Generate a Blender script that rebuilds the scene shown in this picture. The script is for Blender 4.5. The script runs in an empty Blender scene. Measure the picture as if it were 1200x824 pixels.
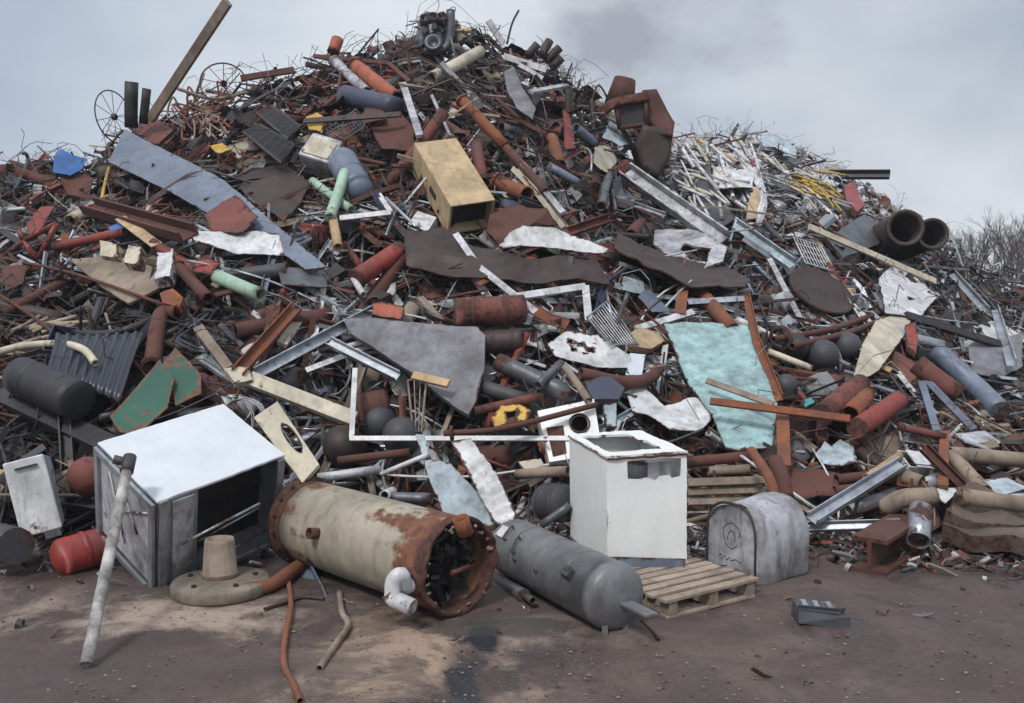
import bpy, bmesh, math, random
import numpy as np
from mathutils import Vector, Matrix, noise
from mathutils.bvhtree import BVHTree
random.seed(11)
R = random.Random(5)
C = bpy.context.scene.collection
sc = bpy.context.scene
PI = math.pi
# ------------------------------------------------------------------ camera model (photo 1200x824)
F = 1100.0; CH = 2.0; TH = math.atan(62 / F)
CAM = Vector((0, 0, CH))
def ray(px, py):
    u = (px - 600) / F; v = (412 - py) / F
    ry = math.cos(TH) + v * math.sin(TH); rz = v * math.cos(TH) - math.sin(TH)
    return Vector((u / ry, 1.0, rz / ry))
def W(px, py, Y): return CAM + ray(px, py) * Y
def proj(p):
    d = p - CAM
    f = d.y * math.cos(TH) - d.z * math.sin(TH)
    u = d.y * math.sin(TH) + d.z * math.cos(TH)
    if f < .01: return (-9999, -9999)
    return (600 + F * d.x / f, 412 - F * u / f)
# ------------------------------------------------------------------ the heap as a height field
SIL = [(-700, 215), (-300, 190), (0, 200), (60, 192), (110, 196), (135, 172), (180, 150), (215, 136), (250, 118), (290, 104), (350, 84), (390, 70),
       (410, 62), (440, 60), (475, 50), (495, 30), (540, 28), (565, 45), (590, 62), (640, 74), (665, 92), (690, 116), (720, 140),
       (760, 160), (790, 172), (830, 160), (880, 158), (930, 176), (980, 202), (1020, 228), (1050, 250), (1090, 266), (1120, 288), (1150, 312),
       (1200, 326), (1350, 335), (1900, 345)]
FOOT = [(-700, 600), (-100, 622), (0, 628), (60, 632), (120, 634), (250, 628), (350, 606), (480, 606), (600, 612), (700, 618), (820, 618), (900, 622), (1000, 628), (1100, 636),
        (1200, 642), (1500, 600), (1900, 560)]
RID = [(-700, 15), (0, 14.5), (150, 15), (350, 15.5), (520, 16), (680, 16.5), (780, 19), (870, 21.5), (1000, 22), (1100, 23), (1200, 25), (1900, 26)]
def lerp(tab, x):
    if x <= tab[0][0]: return tab[0][1]
    for (a, b), (c, d) in zip(tab, tab[1:]):
        if x <= c: return b + (d - b) * (x - a) / (c - a)
    return tab[-1][1]
_col = {}
def column(pe):
    k = round(pe)
    if k not in _col:
        fy = lerp(FOOT, k); D0 = CH * F / (fy - 350); D1 = lerp(RID, k)
        s = lerp(SIL, k)
        zr = W(k, s, D1).z
        _col[k] = (D0, D1, zr)
    return _col[k]
def H(x, y, rough=True):
    if y < 1: return -1
    pe = 600 + F * x / y
    D0, D1, zr = column(max(-900, min(2100, pe)))
    t = (y - D0) / (D1 - D0)
    if t <= 0: return -0.3
    h = zr * (t ** 0.8) if t <= 1 else zr * (1 - (t - 1) * 0.9)
    if rough:
        a = min(1, t * 5)
        h += a * (0.22 * noise.noise(Vector((x * .55, y * .55, 3))) + 0.14 * noise.noise(Vector((x * 1.5, y * 1.5, 8))))
    return h
def hitY(px, py):
    r = ray(px, py); best = (9, 1e9); prev = None
    Y = 5.5
    while Y < 34:
        z = CH + r.z * Y
        g = z - H(r.x * Y, Y)
        if z < 0.0 and Y < 40 and r.z < 0 and g > 0:
            return -CH / r.z
        if g < 0: return Y - .05
        if g < best[1] and Y > 9: best = (Y, g)
        Y += 0.08
    return best[0]
def G(px, py, z=0.0):
    r = ray(px, py); Y = (z - CH) / r.z
    return CAM + r * Y
def slope_n(x, y):
    e = .4
    n = Vector((-(H(x + e, y) - H(x - e, y)) / (2 * e), -(H(x, y + e) - H(x, y - e)) / (2 * e), 1))
    n.x = max(-.7, min(.7, n.x)); n.y = max(-1.3, min(.3, n.y))
    return n.normalized()
# ------------------------------------------------------------------ materials
MATS = {}
def nd(nt, t, **kw):
    n = nt.nodes.new(t)
    for k, v in kw.items(): setattr(n, k, v)
    return n
def mat(key, base, cov=0.0, rough=.7, metal=0.0, rust=((.105, .042, .028), (.034, .017, .015)), var=.35, scale=4.0, bump=.25, dirt=.25, stretch=None):
    m = bpy.data.materials.new(key); m.use_nodes = True; nt = m.node_tree; L = nt.links
    for n in list(nt.nodes): nt.nodes.remove(n)
    out = nd(nt, 'ShaderNodeOutputMaterial'); bs = nd(nt, 'ShaderNodeBsdfPrincipled'); L.new(bs.outputs[0], out.inputs[0])
    tc = nd(nt, 'ShaderNodeTexCoord'); oi = nd(nt, 'ShaderNodeObjectInfo')
    ml = nd(nt, 'ShaderNodeMath', operation='MULTIPLY'); L.new(oi.outputs['Random'], ml.inputs[0]); ml.inputs[1].default_value = 37
    ad = nd(nt, 'ShaderNodeVectorMath', operation='ADD'); L.new(tc.outputs['Object'], ad.inputs[0]); L.new(ml.outputs[0], ad.inputs[1])
    def nz(s, d=5, r=.6, src=ad):
        n = nd(nt, 'ShaderNodeTexNoise'); n.inputs['Scale'].default_value = s; n.inputs['Detail'].default_value = d; n.inputs['Roughness'].default_value = r
        L.new(src.outputs[0], n.inputs['Vector']); return n
    n1 = nz(scale, 6, .68); n2 = nz(scale * 5.3, 4, .6); n3 = nz(scale * .45, 3, .5)
    at = nd(nt, 'ShaderNodeAttribute'); at.attribute_name = 'wear'
    w = nd(nt, 'ShaderNodeMath', operation='MULTIPLY_ADD'); L.new(at.outputs['Fac'], w.inputs[0]); w.inputs[1].default_value = .35; L.new(n1.outputs['Fac'], w.inputs[2])
    w2 = nd(nt, 'ShaderNodeMath', operation='MULTIPLY_ADD'); L.new(n2.outputs['Fac'], w2.inputs[0]); w2.inputs[1].default_value = .22; L.new(w.outputs[0], w2.inputs[2])
    mr = nd(nt, 'ShaderNodeMapRange'); L.new(w2.outputs[0], mr.inputs[0]); mr.inputs[1].default_value = .76 - cov; mr.inputs[2].default_value = .86 - cov
    # rust colour
    rc = nd(nt, 'ShaderNodeMix', data_type='RGBA'); L.new(n2.outputs['Fac'], rc.inputs[0])
    rc.inputs[6].default_value = (*rust[0], 1); rc.inputs[7].default_value = (*rust[1], 1)
    mrc = nd(nt, 'ShaderNodeMapRange'); L.new(n2.outputs['Fac'], mrc.inputs[0]); mrc.inputs[1].default_value = .35; mrc.inputs[2].default_value = .65; L.new(mrc.outputs[0], rc.inputs[0])
    # base variation
    hv = nd(nt, 'ShaderNodeHueSaturation'); hv.inputs['Color'].default_value = (*base, 1)
    v = nd(nt, 'ShaderNodeMapRange'); L.new(n3.outputs['Fac'], v.inputs[0]); v.inputs[1].default_value = .25; v.inputs[2].default_value = .75
    v.inputs[3].default_value = 1 - var; v.inputs[4].default_value = 1 + var * .6
    L.new(v.outputs[0], hv.inputs['Value'])
    # grime
    dm = nd(nt, 'ShaderNodeMapRange'); L.new(n1.outputs['Fac'], dm.inputs[0]); dm.inputs[1].default_value = .62; dm.inputs[2].default_value = .35; dm.inputs[3].default_value = 0; dm.inputs[4].default_value = dirt * 2
    dm.clamp = True
    dmix = nd(nt, 'ShaderNodeMix', data_type='RGBA'); L.new(dm.outputs[0], dmix.inputs[0]); L.new(hv.outputs[0], dmix.inputs[6]); dmix.inputs[7].default_value = (.045, .038, .034, 1)
    # runs of dirt
    mp = nd(nt, 'ShaderNodeMapping'); mp.inputs['Scale'].default_value = (9, 9, 1.1); mp.inputs['Rotation'].default_value = (.25, .2, 0); L.new(ad.outputs[0], mp.inputs[0])
    n4 = nz(1.3, 5, .7, mp); st = nd(nt, 'ShaderNodeMapRange'); L.new(n4.outputs['Fac'], st.inputs[0]); st.inputs[1].default_value = .50; st.inputs[2].default_value = .72; st.inputs[4].default_value = min(.75, .25 + dirt * 1.2) if dirt > .06 else .05
    sm = nd(nt, 'ShaderNodeMix', data_type='RGBA'); L.new(st.outputs[0], sm.inputs[0]); L.new(dmix.outputs[2], sm.inputs[6]); sm.inputs[7].default_value = (.07, .045, .033, 1); dmix = sm
    fm = nd(nt, 'ShaderNodeMix', data_type='RGBA'); L.new(mr.outputs[0], fm.inputs[0]); L.new(dmix.outputs[2], fm.inputs[6]); L.new(rc.outputs[2], fm.inputs[7])
    L.new(fm.outputs[2], bs.inputs['Base Color'])
    rr = nd(nt, 'ShaderNodeMapRange'); L.new(mr.outputs[0], rr.inputs[0]); rr.inputs[3].default_value = rough; rr.inputs[4].default_value = .9; L.new(rr.outputs[0], bs.inputs['Roughness'])
    if metal:
        mm = nd(nt, 'ShaderNodeMapRange'); L.new(mr.outputs[0], mm.inputs[0]); mm.inputs[3].default_value = metal; mm.inputs[4].default_value = 0; L.new(mm.outputs[0], bs.inputs['Metallic'])
    bp = nd(nt, 'ShaderNodeBump'); bp.inputs['Strength'].default_value = bump; bp.inputs['Distance'].default_value = .02; L.new(w2.outputs[0], bp.inputs['Height']); L.new(bp.outputs[0], bs.inputs['Normal'])
    MATS[key] = m; return m
RO = ((.30, .095, .035), (.14, .05, .03))
mat('rust_brown', (.115, .036, .025), .05, .85)
mat('rust_dark', (.034, .016, .014), .0, .6)
mat('rust_orange', (.23, .078, .036), .10, .85, rust=RO)
mat('red_primer', (.30, .042, .03), .07, .7)
mat('faded_red', (.20, .05, .038), .12, .75)
mat('bright_red', (.38, .03, .022), .0, .5, dirt=.35)
mat('orange_red', (.46, .11, .055), .03, .65)
mat('steel_grey', (.15, .165, .19), .03, .45, .45)
mat('galvanised', (.48, .52, .57), -.03, .36, .6, dirt=.2)
mat('blue_grey', (.17, .21, .28), -.02, .5, .1, dirt=.15)
mat('light_blue', (.45, .54, .60), -.02, .55)
mat('white_paint', (.70, .71, .72), -.02, .45, dirt=.22, var=.18)
mat('dirty_white', (.50, .49, .47), -.03, .6, dirt=.42, scale=6)
mat('pallet_wood', (.42, .33, .255), -.12, .85, dirt=.25, rust=((.25, .15, .08), (.2, .12, .07)))
mat('dark_slab', (.15, .12, .095), -.05, .95, dirt=.3, bump=.9)
mat('clean_white', (.61, .65, .69), -.10, .4, dirt=.05, var=.05)
mat('cooker_white', (.83, .85, .83), -.07, .4, dirt=.03, var=.06, rust=((.22, .09, .05), (.08, .04, .03)))
mat('cream', (.58, .52, .40), -.02, .6, dirt=.15)
mat('boiler_cream', (.40, .36, .28), .03, .55, dirt=.2, scale=2.6, rust=((.20, .085, .045), (.09, .038, .026)))
mat('grey_mauve', (.22, .22, .25), -.06, .6, dirt=.35, scale=2.5)
mat('mint', (.34, .53, .54), .0, .6, dirt=.28, var=.15)
mat('pale_green', (.36, .52, .40), -.03, .6, dirt=.12)
mat('deep_green', (.01, .10, .065), .10, .55, rust=((.20, .10, .06), (.09, .045, .035)), dirt=.1)
mat('teal', (.04, .36, .38), -.05, .6)
mat('bright_blue', (.02, .16, .50), -.1, .5)
mat('navy', (.045, .06, .11), -.01, .5)
mat('charcoal', (.016, .019, .028), -.04, .55)
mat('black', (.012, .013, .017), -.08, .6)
mat('dark_grey', (.05, .055, .068), .0, .6)
mat('tank_grey', (.19, .20, .215), .0, .42, dirt=.32, scale=3, var=.15)
mat('tank_silver', (.56, .57, .61), -.05, .5, .15, dirt=.4, scale=3)
mat('yellow', (.62, .38, .05), .0, .6)
mat('wood', (.52, .36, .20), -.12, .8, dirt=.12, rust=((.25, .15, .08), (.2, .12, .07)))
mat('ply', (.54, .40, .235), -.06, .75, dirt=.2, rust=((.25, .15, .08), (.2, .12, .07)), var=.2)
mat('old_wood', (.30, .235, .18), -.05, .9, dirt=.25, rust=((.15, .1, .07), (.1, .07, .05)))
mat('concrete', (.26, .225, .18), -.08, .95, dirt=.3, bump=.8)
mat('straw', (.42, .34, .24), -.1, .9, dirt=.25)
mat('plastic_dark', (.028, .033, .05), -.15, .35, dirt=.05)
ADJ = dict(rust_brown='rusty brown', rust_dark='dark rusted', rust_orange='orange rusted', red_primer='red', faded_red='faded red', steel_grey='steel grey',
           galvanised='silvery', blue_grey='blue grey', light_blue='pale blue', white_paint='white', cream='cream', charcoal='charcoal', black='black', dark_grey='dark grey',
           orange_red='orange', pale_green='pale green', yellow='yellow', wood='light wooden', old_wood='weathered', navy='navy', bright_red='bright red', teal='teal', deep_green='green', grey_mauve='dull grey')
# ------------------------------------------------------------------ mesh builder
class MB:
    def __init__(s): s.v = []; s.f = []; s.sm = []; s.w = []
    def add(s, vs, fs, smooth=False, wear=0.0):
        o = len(s.v); s.v += [Vector(v) for v in vs]; s.w += ([wear] * len(vs) if not isinstance(wear, list) else wear)
        for f in fs: s.f.append(tuple(i + o for i in f)); s.sm.append(smooth)
    def box(s, O, A, B, D, wear=0.3):
        O, A, B, D = map(Vector, (O, A, B, D))
        s.add([O, O + A, O + A + B, O + B, O + D, O + A + D, O + A + B + D, O + B + D], [(0, 3, 2, 1), (4, 5, 6, 7), (0, 1, 5, 4), (1, 2, 6, 5), (2, 3, 7, 6), (3, 0, 4, 7)], False, wear)
    def bbox(s, c, sx, sy, sz, M=None, wear=.2):
        M = M or Matrix.Identity(3)
        A = M @ Vector((sx, 0, 0)); B = M @ Vector((0, sy, 0)); D = M @ Vector((0, 0, sz))
        s.box(Vector(c) - (A + B + D) / 2, A, B, D, wear)
    def tube(s, pts, r, n=12, hollow=True, cap=True, dent=.05, seed=0, prof=None, wall=.16, wend=.6):
        pts = [Vector(p) for p in pts]
        m = len(pts); rr = r if isinstance(r, (list, tuple)) else [r] * m
        T = []
        for i in range(m):
            a = pts[max(0, i - 1)]; b = pts[min(m - 1, i + 1)]; t = b - a
            T.append(t.normalized() if t.length > 1e-9 else Vector((0, 0, 1)))
        ref = Vector((0, 0, 1)) if abs(T[0].z) < .9 else Vector((1, 0, 0))
        N = (ref - T[0] * ref.dot(T[0])).normalized()
        rings = []; ws = []
        for i in range(m):
            N = (N - T[i] * N.dot(T[i])).normalized(); B = T[i].cross(N)
            ring = []
            for k in range(n):
                a = 2 * PI * k / n
                q = 1 + dent * noise.noise(Vector((math.cos(a) * 1.2 + seed, math.sin(a) * 1.2, i * .5)))*2
                ring.append((N * math.cos(a) + B * math.sin(a)) * q)
            rings.append(ring)
            ws.append(wend if i in (0, m - 1) else 0.0)
        o = len(s.v)
        for i in range(m):
            for k in range(n): s.v.append(pts[i] + rings[i][k] * rr[i]); s.w.append(ws[i])
        for i in range(m - 1):
            for k in range(n):
                a = o + i * n + k; b = o + i * n + (k + 1) % n
                s.f.append((a, b, b + n, a + n)); s.sm.append(True)
        if hollow:
            o2 = len(s.v); q = 1 - wall
            for i in range(m):
                for k in range(n): s.v.append(pts[i] + rings[i][k] * rr[i] * q); s.w.append(.5)
            for i in range(m - 1):
                for k in range(n):
                    a = o2 + i * n + k; b = o2 + i * n + (k + 1) % n
                    s.f.append((a + n, b + n, b, a)); s.sm.append(True)
            for e, fl in ((0, 0), (m - 1, 1)):
                for k in range(n):
                    k2 = (k + 1) % n; q4 = (o + e * n + k, o2 + e * n + k, o2 + e * n + k2, o + e * n + k2)
                    s.f.append(q4 if not fl else q4[::-1]); s.sm.append(False)
        elif cap:
            s.f.append(tuple(o + k for k in range(n))[::-1]); s.sm.append(False)
            s.f.append(tuple(o + (m - 1) * n + k for k in range(n))); s.sm.append(False)
    def lathe(s, O, ax, prof, n=28, wears=None, smooth=True):
        # prof: (distance along axis, radius)
        O = Vector(O); ax = Vector(ax).normalized(); ref = Vector((0, 0, 1)) if abs(ax.z) < .9 else Vector((1, 0, 0))
        N = (ref - ax * ref.dot(ax)).normalized(); B = ax.cross(N); o = len(s.v)
        for i, (d, r) in enumerate(prof):
            for k in range(n):
                a = 2 * PI * k / n; s.v.append(O + ax * d + (N * math.cos(a) + B * math.sin(a)) * r); s.w.append(wears[i] if wears else 0)
        for i in range(len(prof) - 1):
            for k in range(n):
                a = o + i * n + k; b = o + i * n + (k + 1) % n
                s.f.append((a, b, b + n, a + n)); s.sm.append(smooth)
    def build(s, name, m, parent=None, origin=None, jitter=0):
        if origin is None:
            mn = Vector((min(v[i] for v in s.v) for i in range(3))); mx = Vector((max(v[i] for v in s.v) for i in range(3)))
            origin = Vector(((mn.x + mx.x) / 2, (mn.y + mx.y) / 2, mn.z)) if parent is None else parent.location.copy()
        me = bpy.data.meshes.new(name)
        me.from_pydata([(v - origin)[:] for v in s.v], [], s.f)
        me.polygons.foreach_set('use_smooth', s.sm)
        a = me.attributes.new('wear', 'FLOAT', 'POINT'); a.data.foreach_set('value', [float(x) for x in s.w])
        me.materials.append(MATS[m] if isinstance(m, str) else m)
        me.update()
        ob = bpy.data.objects.new(name, me); C.objects.link(ob)
        if parent is not None: ob.parent = parent          # parent is an unrotated Empty: child stays at its origin
        else: ob.location = origin
        return ob
LAND = []     # landmarks (px, py, phrase)
HEROES = []
def tag(o, label, cat, group=None, lm=None, at=None):
    o['label'] = label; o['category'] = cat
    if group: o['group'] = group
    HEROES.append(o)
    if lm: LAND.append((at[0], at[1], lm))
    return o
def empty(name, loc, label, cat, lm=None, at=None, group=None):
    o = bpy.data.objects.new(name, None); o.empty_display_size = .1; C.objects.link(o); o.location = loc
    return tag(o, label, cat, group, lm, at)
def catmull(P, k=5):
    if len(P) < 3: return P
    Q = [P[0] * 2 - P[1]] + list(P) + [P[-1] * 2 - P[-2]]; out = []
    for i in range(1, len(Q) - 2):
        a, b, c, d = Q[i - 1:i + 3]
        for j in range(k):
            t = j / k
            out.append(.5 * (2 * b + (c - a) * t + (2 * a - 5 * b + 4 * c - d) * t * t + (3 * b - a - 3 * c + d) * t ** 3))
    out.append(P[-1]); return out
def line_depths(pts, lift):
    # straight pieces get a straight line in 1/Y, pulled in front of the heap along its whole length
    (x0, y0), (x1, y1) = pts[0], pts[-1]
    n = 7; hs = [hitY(x0 + (x1 - x0) * i / (n - 1), y0 + (y1 - y0) * i / (n - 1)) for i in range(n)]
    a = 1 / (hs[0] ); b = 1 / (hs[-1])
    if len(pts) > 2:
        return [hitY(*p) - lift for p in pts]
    sh = 0
    for i in range(n):
        t = i / (n - 1); yl = 1 / (a + (b - a) * t)
        sh = max(sh, yl - hs[i])
    sh = min(sh, 1.2)
    return [hs[0] - sh - lift, hs[-1] - sh - lift]
GROUPS = {}
def gname(name): return {'steel_pipe': 'pipes lying in the scrap heap', 'metal_sheet': 'metal sheets lying in the scrap heap', 'metal_bar': 'metal bars lying in the scrap heap',
                         'metal_rod': 'thin rods lying in the scrap heap', 'wooden_plank': 'planks lying in the scrap heap', 'metal_drum': 'drums lying in the scrap heap', 'steel_beam': 'beams lying in the scrap heap'}.get(name)
def pipe(name, label, cat, m, pts, w, lift=.14, hollow=True, smooth=True, lm=None, Y=None, n=14, rod=False, dent=.03, flare=None):
    Ys = Y or line_depths(pts, lift)
    if not isinstance(Ys, (list, tuple)): Ys = [Ys] * len(pts)
    P = [W(p[0], p[1], y) for p, y in zip(pts, Ys)]
    r = w / 2 * (sum(Ys) / len(Ys)) / F
    if len(P) > 2: Q = catmull(P, 5) if smooth else P
    else:
        k = max(3, int((P[1] - P[0]).length / .18)); Q = [P[0].lerp(P[1], i / k) for i in range(k + 1)]
        bendv = Vector((R.uniform(-1, 1), 0, R.uniform(-1, 1))) * (P[1] - P[0]).length * .008
        Q = [q + bendv * math.sin(PI * i / k) for i, q in enumerate(Q)]
    mb = MB(); rr = r
    mb.tube(Q, rr, n if w > 8 else 8, hollow and w > 5, True, dent, R.random() * 9)
    o = mb.build(name, m)
    mid = pts[len(pts) // 2] if len(pts) > 2 else ((pts[0][0] + pts[1][0]) / 2, (pts[0][1] + pts[1][1]) / 2)
    return tag(o, label, cat, gname(name), lm, mid)
def section(mb, P0, P1, w, shape, up, th=None, wear=.2):
    ax = (P1 - P0).normalized(); side = ax.cross(up).normalized(); nn = side.cross(ax).normalized(); th = th or w * .12; Lg = P1 - P0
    s2 = side * w; h = nn * w
    if shape == 'box': mb.box(P0 - s2 / 2 - h * .25, Lg, s2, h * .5, wear)
    elif shape == 'flat': mb.box(P0 - s2 / 2, Lg, s2, nn * th, wear)
    elif shape == 'L':
        mb.box(P0 - s2 / 2, Lg, s2, nn * th, wear); mb.box(P0 - s2 / 2 + nn * th, Lg, side * th, nn * w * .8, wear)
    elif shape == 'U':
        mb.box(P0 - s2 / 2, Lg, s2, nn * th, wear)
        mb.box(P0 - s2 / 2 + nn * th, Lg, side * th, nn * w * .5, wear); mb.box(P0 + s2 / 2 - side * th + nn * th, Lg, side * th, nn * w * .5, wear)
    elif shape == 'I':
        mb.box(P0 - s2 / 2, Lg, s2, nn * th, wear); mb.box(P0 - s2 / 2 + nn * (w - th), Lg, s2, nn * th, wear); mb.box(P0 - side * th / 2 + nn * th, Lg, side * th, nn * (w - 2 * th), wear)
def bar(name, label, cat, m, pts, w, shape='flat', lift=.14, lm=None, Y=None, twist=0, th=None):
    Ys = Y or line_depths(pts, lift)
    if not isinstance(Ys, (list, tuple)): Ys = [Ys] * len(pts)
    P = [W(p[0], p[1], y) for p, y in zip(pts, Ys)]
    wd = w * (sum(Ys) / len(Ys)) / F
    mb = MB()
    for a, b in zip(P, P[1:]):
        up = (CAM - a).normalized(); up = (up + Vector((0, 0, .5))).normalized()
        up = Matrix.Rotation(twist, 3, (b - a).normalized()) @ up
        k = max(1, int((b - a).length / .5))
        section(mb, a, b, wd, shape, up, th)
    o = mb.build(name, m)
    if shape in ('box', 'I', 'U', 'flat') and w >= 9: bevel(o, .004)
    mid = ((pts[0][0] + pts[-1][0]) / 2, (pts[0][1] + pts[-1][1]) / 2)
    return tag(o, label, cat, gname(name), lm, mid)
def bevel(o, wd, seg=2):
    md = o.modifiers.new('bevel', 'BEVEL'); md.width = wd; md.segments = seg; md.limit_method = 'ANGLE'; md.angle_limit = .6
def sheet_mesh(P2, fn, nrm, thick, crumple, holes=(), edge=.1, corr=None, seed=0, wedge=.5):
    # P2 outline in pixels, fn(px,py)->world; returns MB with thickness
    bm = bmesh.new(); loops = [P2] + list(holes); edges = []
    for lp in loops:
        vs = [bm.verts.new((x, y, 0)) for x, y in lp]
        for a, b in zip(vs, vs[1:] + vs[:1]): edges.append(bm.edges.new((a, b)))
    bmesh.ops.triangle_fill(bm, edges=edges, use_beauty=True)
    for it in range(6):
        bm.edges.ensure_lookup_table()
        L = [e for e in bm.edges if (fn(*e.verts[0].co.xy) - fn(*e.verts[1].co.xy)).length > edge]
        if not L or len(bm.verts) > 2500: break
        bmesh.ops.subdivide_edges(bm, edges=L, cuts=1); bmesh.ops.triangulate(bm, faces=bm.faces[:])
    bm.verts.ensure_lookup_table(); bm.verts.index_update()
    base = [fn(*v.co.xy) for v in bm.verts]; folds = []
    cen = sum(base, Vector()) / len(base); ext = max((b - cen).length for b in base); crumple *= .65
    if crumple > .012:
        t0 = nrm.orthogonal().normalized(); t1 = nrm.cross(t0)
        for k_ in range(4):
            an = R.uniform(0, 2 * PI); folds.append((t0 * math.cos(an) + t1 * math.sin(an), R.uniform(-.1, .6) * ext, R.uniform(-1, 1) * min(.30, crumple * 5)))
    bd = [any(len(e.link_faces) == 1 for e in v.link_edges) for v in bm.verts]
    out = []
    for i, p in enumerate(base):
        q = p * 1.0
        s = Vector((seed * 7.3, seed * 1.7, 0))
        d = .6 * crumple * (noise.noise(q * 1.1 + s) * .8 + .75 * (.5 - 2.2 * abs(noise.noise(q * 1.7 + s))) + .3 * (.5 - 2 * abs(noise.noise(q * 4.1 + s))) + .08 * noise.noise(q * 9 + s))
        for dr, of, am in folds: d += am * max(0, (q - cen).dot(dr) - of)
        if corr: d += corr[1] * math.sin(q.dot(corr[0]))
        d += (.006 * noise.noise(q * 30 + s) if bd[i] else 0)
        out.append(q + nrm * d)
    mb = MB(); n = len(out)
    mb.v = [p + nrm * thick / 2 for p in out] + [p - nrm * thick / 2 for p in out]
    mb.w = [wedge if b else 0.0 for b in bd] * 2
    for f in bm.faces:
        ids = [v.index for v in f.verts]
        a, b, c = (out[i] for i in ids[:3])
        if (b - a).cross(c - a).dot(nrm) < 0: ids = ids[::-1]
        mb.f.append(tuple(ids)); mb.sm.append(crumple > .012); mb.f.append(tuple(i + n for i in ids[::-1])); mb.sm.append(crumple > .012)
    for e in bm.edges:
        if len(e.link_faces) == 1:
            a, b = e.verts[0].index, e.verts[1].index
            mb.f.append((a, b, b + n, a + n)); mb.sm.append(False)
    bm.free(); return mb
def plane_fit(poly, lift, tilt=1.0):
    xs = [p[0] for p in poly]; ys = [p[1] for p in poly]; cx, cy = sum(xs) / len(xs), sum(ys) / len(ys)
    S = [(cx, cy)] + [(cx + (x - cx) * k, cy + (y - cy) * k) for x, y in poly for k in (.5, .95)]
    hs = [hitY(*s) for s in S]
    A = np.array([[1, s[0] - cx, s[1] - cy] for s in S]); b = np.array([1 / h for h in hs])
    co = np.linalg.lstsq(A, b, rcond=None)[0]
    co[1] *= tilt; co[2] *= tilt
    res = sorted([1 / (A[i] @ co) - hs[i] for i in range(len(S))])
    sh = max(0, min(.7, res[int(len(res) * .85)]))
    Y0 = 1 / co[0] - sh - lift; k = Y0 * co[0]
    co = co / k
    return lambda px, py: W(px, py, 1 / max(1 / 40, co[0] + co[1] * (px - cx) + co[2] * (py - cy))), (cx, cy)
def plane_nrm(fn, c):
    p0 = fn(*c); a = fn(c[0] + 5, c[1]) - p0; b = fn(c[0], c[1] + 5) - p0
    n = a.cross(b).normalized()
    if n.dot(CAM - p0) < 0: n = -n
    return n
def sheet(name, label, cat, m, poly, thick=.008, crumple=.03, lift=.12, holes=(), lm=None, corr=None, tilt=1.0, edge=.09, wedge=.65, fnY=None):
    fn, c = plane_fit(poly, lift, tilt)
    if fnY: fn = lambda px, py: W(px, py, fnY(px, py))
    n = plane_nrm(fn, c)
    if corr:
        d = (fn(c[0] + corr[0], c[1] + corr[1]) - fn(*c)); d = d.normalized() * corr[2]; corr = (d, corr[3])
    mb = sheet_mesh(poly, fn, n, thick, crumple, holes, edge, corr, R.random() * 5, wedge)
    o = mb.build(name, m)
    if crumple > .02: o.data.set_sharp_from_angle(angle=.22)
    return tag(o, label, cat, gname(name), lm, c)
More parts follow.
